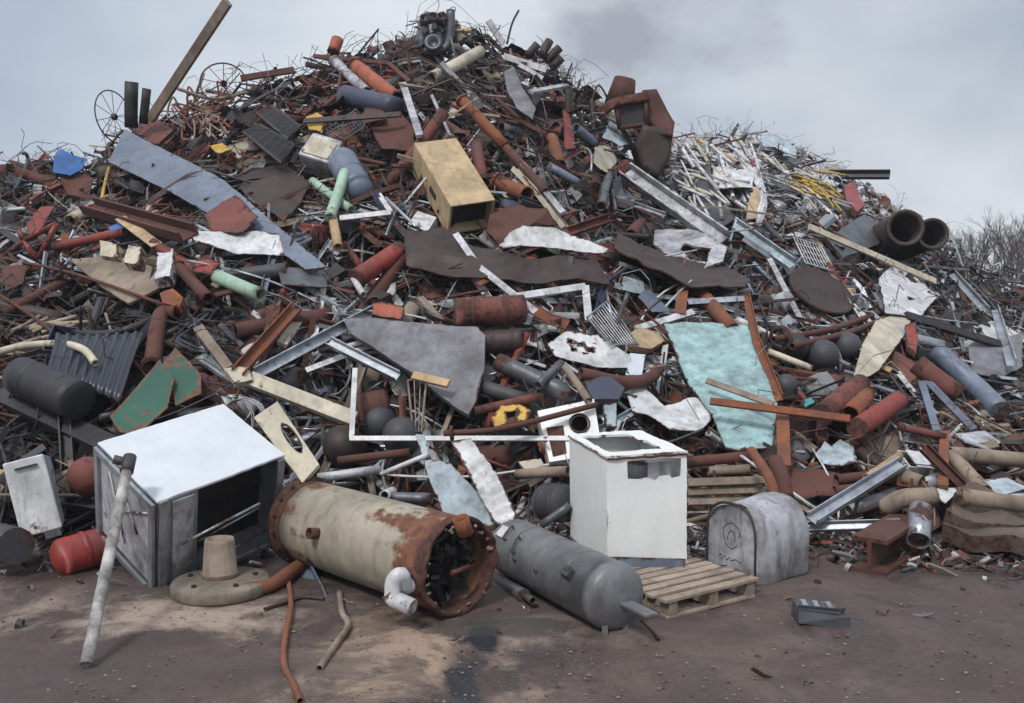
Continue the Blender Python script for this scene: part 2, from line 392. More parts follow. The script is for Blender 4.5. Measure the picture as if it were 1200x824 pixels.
# box pose from the corners seen in the photograph
def pose(cor, anchor, Y, seed=1, dims0=None):
    """cor: {(a,b,c) in 0/1: (px,py)}; anchor corner has depth Y. returns O,A,B,C world vectors"""
    keys = list(cor); tgt = np.array([cor[k] for k in keys], float); K = np.array(keys, float); Aa = np.array(anchor, float)
    def rot(r):
        th = np.linalg.norm(r)
        if th < 1e-9: return np.eye(3)
        k = r / th; S = np.array([[0, -k[2], k[1]], [k[2], 0, -k[0]], [-k[1], k[0], 0]])
        return np.eye(3) + math.sin(th) * S + (1 - math.cos(th)) * S @ S
    ct, st = math.cos(TH), math.sin(TH)
    def res(x, fl):
        Rm = rot(x[:3]); d = np.exp(x[3:6]); E = (Rm * d)
        if fl: E[:, 2] *= -1
        O = x[6:9]; P = O + K @ E.T
        q = P - np.array([0, 0, CH]); f = np.maximum(q[:, 1] * ct - q[:, 2] * st, .1); u = q[:, 1] * st + q[:, 2] * ct
        r = np.concatenate([(600 + F * q[:, 0] / f - tgt[:, 0]), (412 - F * u / f - tgt[:, 1])])
        a = O + E @ Aa
        pr = [60 * (a[1] - Y)]
        pr += list(2.0 * (x[3:6] - np.log(dims0))) if dims0 is not None else list(.5 * (x[3:6] - math.log(.5)))
        return np.concatenate([r, pr])
    rng = np.random.RandomState(seed); best = None
    c0 = W(*tgt.mean(0), Y)
    for trial in range(24):
        fl = trial % 2
        x = np.concatenate([rng.uniform(-3, 3, 3), np.log(dims0) if dims0 is not None else np.log([.5] * 3), np.array(c0) + rng.uniform(-.2, .2, 3)])
        lam = 1.0; r = res(x, fl); e = r @ r
        for it in range(60):
            J = np.stack([(res(x + np.eye(9)[i] * 1e-5, fl) - r) / 1e-5 for i in range(9)], 1)
            try: dx = -np.linalg.solve(J.T @ J + lam * np.diag(np.diag(J.T @ J) + 1e-6), J.T @ r)
            except Exception: break
            x2 = x + dx
            if np.abs(x2[3:6]).max() > 4: lam *= 5; continue
            r2 = res(x2, fl); e2 = r2 @ r2
            if e2 < e: 
                done = e - e2 < 1e-5 * e
                x, r, e = x2, r2, e2; lam = max(lam * .3, 1e-7)
                if done: break
            else: lam *= 4
            if lam > 1e8: break
        E_ = rot(x[:3]) * np.exp(x[3:6]); E_ = E_ * np.array([1, 1, -1 if fl else 1]); vw = x[6:9] - np.array([0, 0, CH])
        cosm = min((E_[:, i] @ vw) / np.linalg.norm(E_[:, i]) / np.linalg.norm(vw) for i in range(3))
        e += 400 * max(0, .03 - cosm) * 10
        if best is None or e < best[0]: best = (e, x, fl)
    e, x, fl = best; Rm = rot(x[:3]); E = Rm * np.exp(x[3:6])
    if fl: E[:, 2] *= -1
    print('pose err', round(math.sqrt(e / len(keys)), 2), 'dims', np.round(np.exp(x[3:6]), 2))
    return Vector(x[6:9]), Vector(E[:, 0]), Vector(E[:, 1]), Vector(E[:, 2])
def Lm(ps):
    O, A, B, D = ps
    return lambda a, b, c: O + A * a + B * b + D * c
def lbox(mb, L, a0, a1, b0, b1, c0, c1, wear=.2):
    O = L(a0, b0, c0); mb.box(O, L(a1, b0, c0) - O, L(a0, b1, c0) - O, L(a0, b0, c1) - O, wear)
def lowest(L):
    P = [L(a, b, c) for a in (0, 1) for b in (0, 1) for c in (0, 1)]
    return Vector((sum(p.x for p in P) / 8, sum(p.y for p in P) / 8, min(p.z for p in P)))
def recalc(o):
    bm = bmesh.new(); bm.from_mesh(o.data); bmesh.ops.recalc_face_normals(bm, faces=bm.faces); bm.to_mesh(o.data); bm.free()
# ================================================================== FOREGROUND THINGS, each built by hand
# --- white / silver cabinet lying on its side
ps = pose({(0, 0, 0): (190, 591), (1, 0, 0): (119, 528), (0, 1, 0): (325, 536), (0, 0, 1): (179, 690), (1, 1, 0): (261, 469), (1, 0, 1): (117, 627), (0, 1, 1): (333, 642)}, (0, 0, 1), 6.47)
L = Lm(ps); t = empty('steel_cabinet', lowest(L), 'big silvery steel cabinet lying tipped with its bright white face up', 'cabinet', 'the tipped white cabinet', (225, 570))
mb = sheet_mesh([(-.012, -.01), (1.012, -.01), (1.012, 1.01), (-.012, 1.01)], lambda a, b: L(a, b, -.016), -ps[3].normalized(), .022, .012, (), .09, None, 2, .35); o = mb.build('top_panel', 'clean_white', t); recalc(o); bevel(o, .006)
mb = MB(); lbox(mb, L, 0, 1, 0, .02, .0, 1); lbox(mb, L, 0, 1, .98, 1, .0, 1); lbox(mb, L, 0, 1, .02, .98, .975, 1); lbox(mb, L, .96, 1, .02, .98, 0, .975)
lbox(mb, L, 0, .02, 0.02, .30, 0, 1); o = mb.build('body', 'galvanised', t); recalc(o); bevel(o, .004)
mb = MB(); lbox(mb, L, .05, .95, -.02, -.001, .08, .92); o = mb.build('side_panel', 'tank_silver', t); recalc(o); bevel(o, .01)
for a0, a1, c0, c1 in ((0, 1, .0, .05), (0, 1, .95, 1), (0, .06, .05, .95), (.94, 1, .05, .95)):
    mb = MB(); lbox(mb, L, a0, a1, -.045, -.0215, c0, c1); o = mb.build('side_rim', 'galvanised', t); recalc(o)
for (a0, c0), (a1, c1) in (((.1, .15), (.55, .42)), ((.55, .1), (.28, .5)), ((.75, .12), (.5, .75))):
    mb = MB(); mb.tube([L(a0, -.03, c0), L(a1, -.03, c1)], .007, 6, False); mb.build('brace_wire', 'white_paint', t)
mb = MB(); lbox(mb, L, -.03, -.001, .0, .06, -.02, 1.0); lbox(mb, L, -.03, -.001, .94, 1, 0, 1); lbox(mb, L, -.03, -.001, .06, .94, .95, 1)
o = mb.build('front_frame', 'galvanised', t); recalc(o); bevel(o, .004)
mb = MB(); lbox(mb, L, -.028, -.001, .10, .26, .02, .94); o = mb.build('inner_strip', 'tank_silver', t); recalc(o); bevel(o, .004)
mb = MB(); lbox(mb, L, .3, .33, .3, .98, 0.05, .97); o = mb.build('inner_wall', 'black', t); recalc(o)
for c0 in (.5, .82):
    mb = MB(); mb.tube([L(.02, .32, c0 + .1), L(.02, .93, c0 - .02)], .008, 6, False); mb.build('shelf_rail', 'galvanised', t)
mb = MB(); mb.tube([L(-.12, .12, .42), L(-.16, .72, .28)], .011, 8, False); mb.build('handle_bar', 'galvanised', t)
# --- cast base with hub
g = G(259, 694)
t = empty('cast_base', g, 'round stone-coloured cast base with a short upright hub in its middle', 'machine base', 'the round cast base', (259, 680))
mb = MB(); mb.lathe(g + Vector((0, 0, .0)), (0, 0, 1), [(0, 0), (0, .31), (.02, .325), (.075, .325), (.09, .315), (.098, .14), (.10, .0)], 56, [0, .4, .3, .2, .2, 0, 0]); mb.build('disc', 'concrete', t)
mb = MB(); mb.lathe(g + Vector((-.02, .05, .10)), (0, 0, 1), [(0, .125), (.025, .13), (.03, .115), (.24, .10), (.26, .095), (.26, .075), (.12, .07), (.12, 0)], 36, [1, 1, .2, .1, .3, .3, .3, .3]); mb.build('hub', 'old_wood', t)
mb = MB()
for k in range(5):
    a = k * 1.26 + .4; mb.lathe(g + Vector((math.cos(a) * .23, math.sin(a) * .23, .09)), (0, 0, 1), [(0, .018), (.02, .018), (.022, 0)], 6, smooth=False)
mb.build('bolt', 'rust_dark', t)
# --- pale pole leaning on the cabinet
P0 = G(101, 779, .03); P1 = W(150, 545, 6.02)
t = empty('leaning_pole', P0, 'long pale grimy pole leaning on the tipped white cabinet', 'pole', 'the leaning pale pole', (125, 660))
mb = MB(); mb.tube([P0.lerp(P1, i / 8) for i in range(9)], .034, 16, True, True, .02); mb.build('shaft', 'dirty_white', t)
ax = (P1 - P0).normalized()
mb = MB(); mb.tube([P1 - ax * .06, P1 + ax * .07], .042, 16, True); mb.build('socket', 'dark_grey', t)
mb = MB(); mb.tube([P1 + ax * .02, P1 + ax * .02 + Vector((-.085, -.03, .03))], .03, 12, True); mb.build('side_socket', 'dark_grey', t)
# --- cream boiler tank
A = Vector((-1.56, 7.04, .32)); B = Vector((-.32, 5.80, .32)); ax = (B - A).normalized(); Ln = (B - A).length; r = .305
t = empty('boiler_tank', Vector(((A.x + B.x) / 2, (A.y + B.y) / 2, 0)), 'large cream boiler tank lying down with its rusted end torn open', 'boiler', 'the cream boiler tank', (450, 640))
mb = MB(); mb.lathe(A, ax, [(.10, r * .99)] + [(.10 + (Ln - .14) * i / 12, r) for i in range(13)] + [(Ln - .04, r * .95), (.3, r * .94)], 64, [.9, .5, .3] + [0.02] * 7 + [.15, .35, .6, .8, .8, .8])
for i, v in enumerate(mb.v):
    q = v - A; d_ = q.dot(ax); rad = (q - ax * d_).normalized(); an = math.atan2(rad.z, rad.x)
    mb.w[i] = min(1, mb.w[i] + max(0, noise.noise(Vector((an * 2.2, d_ * .7, 3))) * .9) + max(0, -rad.z - .35) * .6)
mb.build('shell', 'boiler_cream', t)
mb = MB(); mb.lathe(A, ax, [(-.06, 0), (-.055, r * .55), (-.03, r * .86), (.0, r * .98), (.0, r * 1.10), (.05, r * 1.10), (.05, r * 1.015), (.115, r * 1.012)], 64, [1] * 8); mb.build('end_cap', 'rust_brown', t)
ref = Vector((0, 0, 1)); N = (ref - ax * ref.dot(ax)).normalized(); Bv = ax.cross(N)
for k in range(16):
    a = k * PI / 8 + .1; c = A + (N * math.cos(a) + Bv * math.sin(a)) * r * 1.055
    mb = MB(); mb.lathe(c + ax * .05, ax, [(0, .013), (.018, .013), (.019, 0)], 6, smooth=False); mb.build('bolt', 'rust_dark', t)
mb = MB()
mb.lathe(A, ax, [(Ln - .07, r * 1.005), (Ln - .055, r * 1.025), (Ln - .0, r * 1.03), (Ln + .01, r * 1.0), (Ln - .0, r * .93), (Ln - .1, r * .92)], 72, [1] * 6)
for i, v in enumerate(mb.v):
    q = v - A; rad = q - ax * q.dot(ax); mb.v[i] = v + rad * (.06 * noise.noise(v * 14)) + ax * (.03 * noise.noise(v * 11))
mb.build('torn_rim', 'rust_brown', t)
mb = MB()
for k in range(20):   # ragged lagging round the open end
    a = R.uniform(0, 2 * PI); c = A + ax * (Ln + R.uniform(-.03, .012)) + (N * math.cos(a) + Bv * math.sin(a)) * r * R.uniform(.84, .95)
    M = Matrix.Rotation(R.uniform(0, 6), 3, Vector((R.uniform(-1, 1), R.uniform(-1, 1), 1)).normalized()); mb.bbox(c, R.uniform(.01, .035), R.uniform(.008, .02), R.uniform(.008, .02), M)
o = mb.build('ragged_lining', 'old_wood', t); o['kind'] = 'stuff'
mb = MB(); mb.lathe(A, ax, [(Ln - .24, 0), (Ln - .22, r * .8), (Ln - .2, r * .93)], 32); mb.build('shade_disc', 'black', t)  # black disc closing the bore, its colour stands for the shade inside
mb = MB()
for k in range(110):
    a = R.uniform(0, 2 * PI); q = R.uniform(.2, .85) * r; c = A + ax * (Ln - R.uniform(.10, .3)) + (N * math.cos(a) + Bv * math.sin(a)) * q
    M = Matrix.Rotation(R.uniform(0, 6), 3, Vector((R.uniform(-1, 1), R.uniform(-1, 1), 1)).normalized()); mb.bbox(c, R.uniform(.02, .08), R.uniform(.02, .06), R.uniform(.01, .04), M)
o = mb.build('burnt_insulation', 'black', t); o['kind'] = 'stuff'
mb = MB(); c = A + ax * (Ln - .02) - N * .02; mb.tube([c - Bv * .09, c + Bv * .06 - N * .01], .016, 8, False); mb.build('red_pin', 'bright_red', t)
def on_shell(px, py):    # where the pixel's ray meets the shell
    rr_ = ray(px, py); lo = 4.0
    for i in range(900):
        p = CAM + rr_ * (lo + i * .005); q = p - A; d = (q - ax * q.dot(ax)); 
        if d.length < r: return p, d.normalized()
    return p, N
p, n = on_shell(372, 625); mb = MB(); mb.tube([p - n * .02, p + n * .07], .04, 16, True); mb.build('pipe_stub', 'faded_red', t)
p, n = on_shell(545, 622); mb = MB(); mb.tube([p - n * .02, p + n * .09], .05, 16, True); mb.build('pipe_stub', 'rust_orange', t)
p, n = on_shell(484, 682); mb = MB(); mb.lathe(p - n * .02, n, [(0, .09), (.04, .09), (.045, .05), (.02, .05)], 24, [1] * 4); mb.build('pipe_collar', 'rust_brown', t)
q0 = p - n * .01; q = [q0, p + n * .06, W(470, 674, q0.y - .10), W(461, 682, q0.y - .11), W(460, 700, q0.y - .12)]
mb = MB(); mb.tube(catmull(q, 5), .05, 18, True, True, 0); mb.build('elbow_pipe', 'white_paint', t)
mb = MB(); e = q[-1]; mb.tube([W(455, 694, e.y), W(462, 702, e.y), W(484, 712, e.y - .06)], .052, 18, True, True, 0); mb.build('outlet_pipe', 'white_paint', t)
# --- grey pressure tank
A = Vector((.0, 6.75, .20)); B = Vector((.64, 5.50, .215)); ax = (B - A).normalized(); Ln = (B - A).length; r = .205
t = empty('pressure_tank', Vector(((A.x + B.x) / 2, (A.y + B.y) / 2, 0)), 'smooth grey pressure tank with domed ends lying beside the white cooker', 'gas tank', 'the grey pressure tank', (665, 665))
dome = lambda s: [(math.sin(k * PI / 12) , math.cos(k * PI / 12)) for k in range(7)]
prof = [(-.02 - .09 * math.cos(k * PI / 12) + .06, r * math.sin(k * PI / 12)) for k in range(7)] + [(.08, r), (Ln * .5, r), (Ln - .1, r), (Ln - .1, r * 1.012), (Ln - .07, r * 1.012)] + [(Ln - .06 + .09 * math.sin(k * PI / 12), r * math.cos(k * PI / 12)) for k in range(7)]
mb = MB(); mb.lathe(A, ax, prof, 56); mb.build('shell', 'tank_grey', t)
ref = Vector((0, 0, 1)); N = (ref - ax * ref.dot(ax)).normalized(); Bv = ax.cross(N)
if Bv.x > 0: Bv = -Bv
def tk(d, a, h=0): return A + ax * d + (N * math.cos(a) + Bv * math.sin(a)) * (r + h)
for d, a in ((Ln - .04, 2.6), (Ln - .04, 3.6), (.25, 2.7), (.25, 3.5)):
    p = tk(d, a, -.03); e = Vector((p.x + (.02 if a < 3.1 else -.02), p.y - .03, .0)); mb = MB(); mb.bbox((p + e) / 2, .035, .012, max(.06, (p - e).length), None); mb.build('leg', 'tank_grey', t)
for d, a, l in ((.22, .7, .16), (.40, .95, .14)):
    mb = MB(); mb.tube(catmull([tk(d, a - .2, -.005), tk(d, a - .2, .03), tk(d + .02, a + .25, .03), tk(d + .02, a + .25, -.005)], 3), .008, 8, False); mb.build('lifting_lug', 'dark_grey', t)
p = tk(.14, .75, .004); M = Matrix((Bv * .75 - N * .65, ax, N * .75 + Bv * .65)).transposed(); mb = MB(); mb.bbox(p, .09, .12, .006, M); mb.build('name_plate', 'white_paint', t)
p = tk(Ln - .28, 1.05, .015); mb = MB(); mb.bbox(p, .06, .09, .05, M); mb.bbox(p + N * .03, .03, .05, .02, M); mb.build('valve_box', 'dark_grey', t)
for d in (.34, .72, 1.05):
    mb = MB(); mb.lathe(A, ax, [(d - .006, r * .998), (d - .003, r * 1.012), (d + .003, r * 1.012), (d + .006, r * .998)], 56, [.5] * 4); mb.build('weld_seam', 'tank_grey', t)
for d in (.45, .75):
    mb = MB(); mb.lathe(tk(d, 1.4, -.01), N * .2 + Bv, [(0, .014), (.03, .014), (.031, 0)], 8); mb.build('fitting', 'dark_grey', t)
c = A + ax * (Ln + .03); mb = MB(); mb.bbox(c + ax * .10 + Vector((.03, 0, -.02)), .09, .30, .014, Matrix((Bv, ax, N)).transposed()); o = mb.build('end_bracket', 'tank_grey', t)
P0 = W(577, 676, 6.75); P1 = W(625, 704, 5.95)
mb = MB(); mb.tube([P0, P0.lerp(P1, .5), P0.lerp(P1, .8)], .045, 14, False); mb.tube([P0.lerp(P1, .8), P1], .025, 12, True); tag(mb.build('gas_strut', 'steel_grey'), 'grey metal cylinder with a thin end lying under the pressure tank', 'cylinder')
# --- white cooker casing
ps = pose({(0, 0, 0): (711, 536), (1, 0, 0): (666, 514), (0, 1, 0): (803, 527), (0, 0, 1): (711, 666), (1, 1, 0): (752, 503), (1, 0, 1): (668, 627), (0, 1, 1): (803, 663)}, (0, 0, 1), 6.5)
L = Lm(ps); t = empty('cooker_casing', lowest(L), 'empty white enamel cooker casing standing upright with rusted top edges', 'cooker', 'the white cooker casing', (735, 590))
mb = MB(); w = .02
lbox(mb, L, 0, 1, 0, w, .02, 1); lbox(mb, L, 0, 1, 1 - w, 1, .02, 1); lbox(mb, L, 1 - w, 1, w, 1 - w, .02, 1)
o = mb.build('side_panels', 'cooker_white', t); recalc(o); bevel(o, .004)
hole = [(.25, .05), (.42, .04), (.6, .05), (.74, .042), (.93, .05), (.935, .12), (.92, .215), (.82, .225), (.78, .20), (.66, .20), (.62, .235), (.5, .205), (.4, .215), (.26, .205)]
mb = sheet_mesh([(0, .022), (1, .022), (1, 1), (0, 1)], lambda b, c: L(-.012, b, c), -ps[1].normalized(), .014, .01, [hole], .07, None, 1, .55)
o = mb.build('front_panel', 'cooker_white', t); recalc(o)
hole = [(.13, .12), (.5, .10), (.88, .12), (.89, .5), (.87, .76), (.6, .73), (.52, .80), (.15, .78)]
mb = sheet_mesh([(-.03, -.01), (1.02, -.01), (1.02, 1.01), (-.03, 1.01)], lambda a, b: L(a, b, .005), -ps[3].normalized(), .018, .01, [hole], .06, None, 4, .75)
o = mb.build('top_frame', 'cooker_white', t); recalc(o)
for b0 in (0, 1.0):
    mb = MB(); mb.tube([L(-.03, b0, .012 + .004 * (k % 2)) .lerp(L(1.02, b0, .012), k / 9) for k in range(10)], .009, 6, False, True, .3, wend=1); mb.build('rusted_edge', 'rust_orange', t)
mb = MB(); mb.tube([L(-.03, k / 9, .014 + .006 * (k % 2)) for k in range(10)], .008, 6, False, True, .3, wend=1); mb.build('rusted_edge', 'rust_brown', t)
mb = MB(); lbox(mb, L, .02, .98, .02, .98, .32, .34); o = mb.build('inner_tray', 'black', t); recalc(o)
mb = MB(); lbox(mb, L, .10, .12, .30, .55, .08, .3); o = mb.build('inner_bracket', 'galvanised', t); recalc(o)
mb = MB(); lbox(mb, L, .07, .09, .56, .86, .10, .28); o = mb.build('control_box', 'tank_silver', t); recalc(o)
mb = MB(); mb.tube([L(-.01, .3, .06), L(.3, .9, .19)], .012, 8, False); mb.build('gas_rail', 'rust_brown', t)
mb = MB(); lbox(mb, L, -.024, -.0205, .07, .21, .945, .965, 0); o = mb.build('badge', 'navy', t); recalc(o)
mb = MB(); lbox(mb, L, -.03, 1.02, -.01, 1.03, 1.0, 1.02); o = mb.build('base_plate', 'blue_grey', t); recalc(o)
# --- pallet
c0 = G(782, 727, 0); c1 = G(885, 700, 0); X = (c1 - c0); X.z = 0
bl = G(720, 668, .0) ; Yv = Vector((-X.y, X.x, 0)).normalized() * 1.0
t = empty('wooden_pallet', (c0 + c1) / 2, 'small wooden pallet with worn slats under the white cooker casing', 'pallet', 'the wooden pallet', (830, 680))
hh = .13; Yn = Yv; Xn = X
for k in range(10):
    a = k / 9; o0 = c0 + Yn * (a * .93) + Vector((0, 0, hh - .02)) + Vector((R.uniform(-.01, .01), R.uniform(-.01, .01), R.uniform(-.003, .003)))
    mb = MB(); mb.box(o0 - Xn * .03, Xn * 1.06, Yn * .072, Vector((0, 0, .022)), .1); o = mb.build('top_slat', 'pallet_wood', t); bevel(o, .003)
for k in (0, .46, .92):
    mb = MB(); mb.box(c0 + Yn * k, Xn, Yn * .08, Vector((0, 0, .02)), .3); o = mb.build('bottom_board', 'pallet_wood', t); bevel(o, .003)
for a in (.02, .47, .90):
    mb = MB(); mb.box(c0 + Xn * a + Vector((0, 0, .021)), Xn * .09, Yn * 1.0, Vector((0, 0, hh - .042)), .3); o = mb.build('stringer', 'old_wood', t)
# --- squat silver water tank with an arched end
ps = [G(832, 683), None, None]
P = G(829, 680); Q = G(884, 690); U = (Q - P); wdt = .50
U = Vector((.36, -.15, 0)); O = G(828, 672); D = Vector((.86, .5, 0)).normalized() * .52
Wd = .44; U = Vector((.6, -.8, 0)).normalized() * Wd; Hh = .56
prof = [(0, .03), (.03, 0), (Wd - .03, 0), (Wd, .03)] + [(Wd / 2 + Wd / 2 * math.copysign(abs(math.cos(a)) ** .72, math.cos(a)), .30 + (Hh - .30) * abs(math.sin(a)) ** .8) for a in [k * PI / 14 for k in range(15)]]
t = empty('water_tank', O + U / 2 + D / 2, 'squat silver water tank with an arched end face and scrawled marks', 'tank', 'the squat silver tank', (885, 640))
Un = U.normalized(); np_ = len(prof)
def pt(u, z, d, k=1.0): return O + Un * (Wd / 2 + (u - Wd / 2) * k) + Vector((0, 0, Hh / 2 + (z - Hh / 2) * k + .0)) + D * d
mb = MB(); rings = []
dds = [0, .02, .06, .25, .5, .75, .94, .98, 1.0]; ks = [.97, .995, 1, 1, 1.01, 1, 1, .99, .96]
for d, k in zip(dds, ks):
    for (u, z) in prof: q = pt(u, z, d, k); mb.v.append(q + Vector((1, 1, 1)) * .035 * noise.noise(q * 5)); mb.w.append(.3 if d in (.02, .98) else 0)
for i in range(len(dds) - 1):
    for k in range(np_): a = i * np_ + k; b = i * np_ + (k + 1) % np_; mb.f.append((a, b, b + np_, a + np_)); mb.sm.append(True)
mb.f.append(tuple(range(8 * np_, 9 * np_))); mb.sm.append(False)
o = mb.build('shell', 'tank_silver', t); recalc(o)
mb = MB()
for (u, z) in prof: mb.v.append(pt(u, z, .012, .965)); mb.w.append(.2)
for (u, z) in prof: mb.v.append(pt(u, z, .05, .965)); mb.w.append(.2)
mb.f.append(tuple(range(np_))); mb.sm.append(False)
for k in range(np_): mb.f.append((k, (k + 1) % np_, (k + 1) % np_ + np_, k + np_)); mb.sm.append(False)
o = mb.build('end_face', 'tank_silver', t); recalc(o)
mb = MB(); mb.tube([pt(u, z, -.005, .99) for (u, z) in prof] + [pt(*prof[0], -.005, .99)], .009, 6, False, wend=1); mb.build('rolled_rim', 'rust_dark', t)
def scr(pts):
    mb = MB(); mb.tube([pt(u * Wd, z * Hh, .006, .965) for u, z in pts], .0022, 5, False, dent=0); return mb.build('scrawl', 'dark_grey', t)
scr([(.5 + .17 * math.cos(a) * (1 + .1 * math.sin(3 * a)), .58 + .17 * math.sin(a)) for a in [k * .35 for k in range(17)]])
scr([(.42, .52), (.43, .58), (.46, .63), (.51, .65), (.56, .62), (.58, .56), (.57, .51)])
scr([(.24, .27), (.3, .31), (.29, .23), (.37, .3), (.4, .24), (.47, .29), (.5, .25), (.6, .28), (.72, .25)])
scr([(.28, .14), (.4, .17), (.5, .12), (.62, .16), (.74, .13)])
# --- dented light casing lying alone on the ground
c = G(961, 728); t = empty('dented_casing', c, 'small flattened grey metal casing lying alone on the muddy ground', 'casing', 'the lone flattened casing', (961, 718))
M = Matrix.Rotation(-.14, 3, 'Z') @ Matrix.Rotation(.05, 3, 'Y'); mb = MB()
mb.bbox(c + Vector((0, 0, .012)), .31, .20, .012, M); mb.bbox(c + M @ Vector((0, -.095, .045)), .31, .012, .07, M); mb.bbox(c + M @ Vector((0, .095, .045)), .31, .012, .07, M); mb.bbox(c + M @ Vector((-.15, 0, .045)), .012, .178, .07, M); mb.bbox(c + M @ Vector((-.03, 0, .087)), .25, .20, .012, M)
for i, v in enumerate(mb.v): mb.v[i] = v + Vector((noise.noise(v * 9), noise.noise(v * 9 + Vector((5, 0, 0))), .5 * noise.noise(v * 9 + Vector((0, 5, 0))))) * .025
o = mb.build('shell', 'steel_grey', t)
for k_ in (-.10, -.03, .05):
    mb = MB(); mb.bbox(c + M @ Vector((k_, .0, .100)), .03, .15, .012, M); mb.build('rib', 'galvanised', t)
mb = MB(); mb.bbox(c + M @ Vector((-.03, -.075, .104)), .24, .018, .018, M); mb.build('edge_strip', 'charcoal', t)
# --- left white appliance
ps = pose({(0, 0, 0): (53, 526), (1, 0, 0): (2, 549), (0, 0, 1): (70, 619), (1, 0, 1): (28, 630), (0, 1, 0): (64, 536), (0, 1, 1): (79, 602)}, (0, 0, 1), 6.9, dims0=(.42, .35, .62))
L = Lm(ps); t = empty('heater_casing', lowest(L), 'pale grey upright appliance casing with a dark slot, leaning at the left edge', 'appliance', 'the leaning pale appliance', (38, 580))
mb = MB(); lbox(mb, L, 0, 1, .04, 1, 0, 1); o = mb.build('body', 'light_blue', t); recalc(o); bevel(o, .012)
mb = MB(); lbox(mb, L, 0, 1, -.02, .04, 0, 1); o = mb.build('front_panel', 'tank_silver', t); o.data.materials[0] = MATS['white_paint']; recalc(o); bevel(o, .01)
mb = MB(); lbox(mb, L, .2, .75, -.03, -.018, .10, .125); o = mb.build('slot', 'black', t); recalc(o)
mb = MB(); lbox(mb, L, .1, .5, .1, .9, 1.0, 1.12); o = mb.build('foot', 'galvanised', t); recalc(o)
pipe('gas_bottle', 'dark grey bottle lying at the left edge of the photo on the ground', 'bottle', 'dark_grey', [(-14, 632), (18, 640)], 44, Y=[6.9, 6.6], hollow=False)
o = None
def ball(name, label, cat, m, px, py, rpx, lift=.1, Y=None, squash=1.0, lm=None, seam=False):
    Yc = Y or hitY(px, py) - lift; c = W(px, py, Yc); r = rpx * Yc / F
    t = empty(name, c - Vector((0, 0, r)), label, cat, lm, (px, py))
    mb = MB(); mb.lathe(c - Vector((0, 1, .25)).normalized() * -0 , Vector((R.uniform(-.3, .3), -1, .35)), [(-r * 1.6 * squash, r * .98)] + [(r * math.sin(a) * squash, r * max(.001, math.cos(a))) for a in [k * PI / 16 for k in range(9)]], 32)
    mb.build('shell', m, t); ax = Vector((0, -1, .35)).normalized()
    mb = MB(); mb.lathe(c, ax, [(-.02 - r * .3, r * .99), (-.015 - r * .3, r * 1.04), (.015 - r * .3, r * 1.04), (.02 - r * .3, r * .99)], 32, [1] * 4); mb.build('band', m, t)
    return t
# red items by the cabinet
def drum(name, label, m, p0, p1, w, lift=.1, Y=None, lm=None, bands=2, cat='drum', bandmat=None, open_=False, dome=.25):
    Ys = Y or line_depths([p0, p1], lift); a = W(*p0, Ys[0]); b = W(*p1, Ys[1]); ax = (b - a).normalized(); Lg = (b - a).length
    r = w / 2 * (Ys[0] + Ys[1]) / 2 / F
    t = empty(name, Vector(((a.x + b.x) / 2, (a.y + b.y) / 2, min(a.z, b.z) - r)), label, cat, lm, ((p0[0] + p1[0]) / 2, (p0[1] + p1[1]) / 2), gname(name))
    mb = MB(); cap = [(-dome * r * math.cos(k * PI / 8), r * math.sin(k * PI / 8)) for k in range(5)]
    body = [(Lg * k / 8, r * (1 + .01 * math.sin(k * 2.4))) for k in range(9)]
    cap2 = [(Lg + dome * r * math.sin(k * PI / 8), r * math.cos(k * PI / 8)) for k in range(5)] if not open_ else [(Lg, r * .94), (Lg * .25, r * .93), (Lg * .24, 0)]
    pr = cap + body + cap2; mb.lathe(a, ax, pr, 32, [.2] * len(pr))
    for i, v in enumerate(mb.v): mb.v[i] = v + Vector((1, .4, 1)) * r * .06 * noise.noise(v * 3)
    mb.build('shell', m, t)
    for k in range(bands):
        d = Lg * (k + .5 + (0 if bands > 1 else 0)) / bands; mb = MB(); mb.lathe(a, ax, [(d - .02, r * 1.0), (d - .012, r * 1.045), (d + .012, r * 1.045), (d + .02, r * 1.0)], 32, [.3] * 4); mb.build('band', bandmat or m, t)
    return t
drum('red_canister', 'red canister lying on the ground left of the tipped white cabinet', 'bright_red', (74, 652), (122, 638), 44, Y=[6.75, 6.95], cat='canister', bands=1, dome=.6)
ball('red_float', 'round red float wedged above the red canister', 'float', 'faded_red', 103, 558, 23, Y=7.3)
# --- cover panel with an oval hole
hole = [(343 + 12 * math.sin(a) + 5.5 * math.cos(a), 515 + 17.5 * math.sin(a) - 4 * math.cos(a)) for a in [k * PI / 8 for k in range(16)]]
o = sheet('cover_panel', 'cream cover panel with a dark oval hole leaning on the cabinet corner', 'panel', 'cream', [(298, 491), (326, 472), (375, 546), (355, 568)], .06, .0, holes=[hole], lm='the panel with the oval hole', fnY=lambda x, y: 7.35 - (y - 470) * .004, edge=.25, wedge=.25)
bevel(o, .006)
o = sheet('metal_sheet', 'flat blue grey metal plate lying under the white cooker casing', 'metal plate', 'blue_grey', [(670, 662), (700, 652), (804, 655), (801, 668), (716, 675)], .01, .01, fnY=lambda x, y: 6.45)
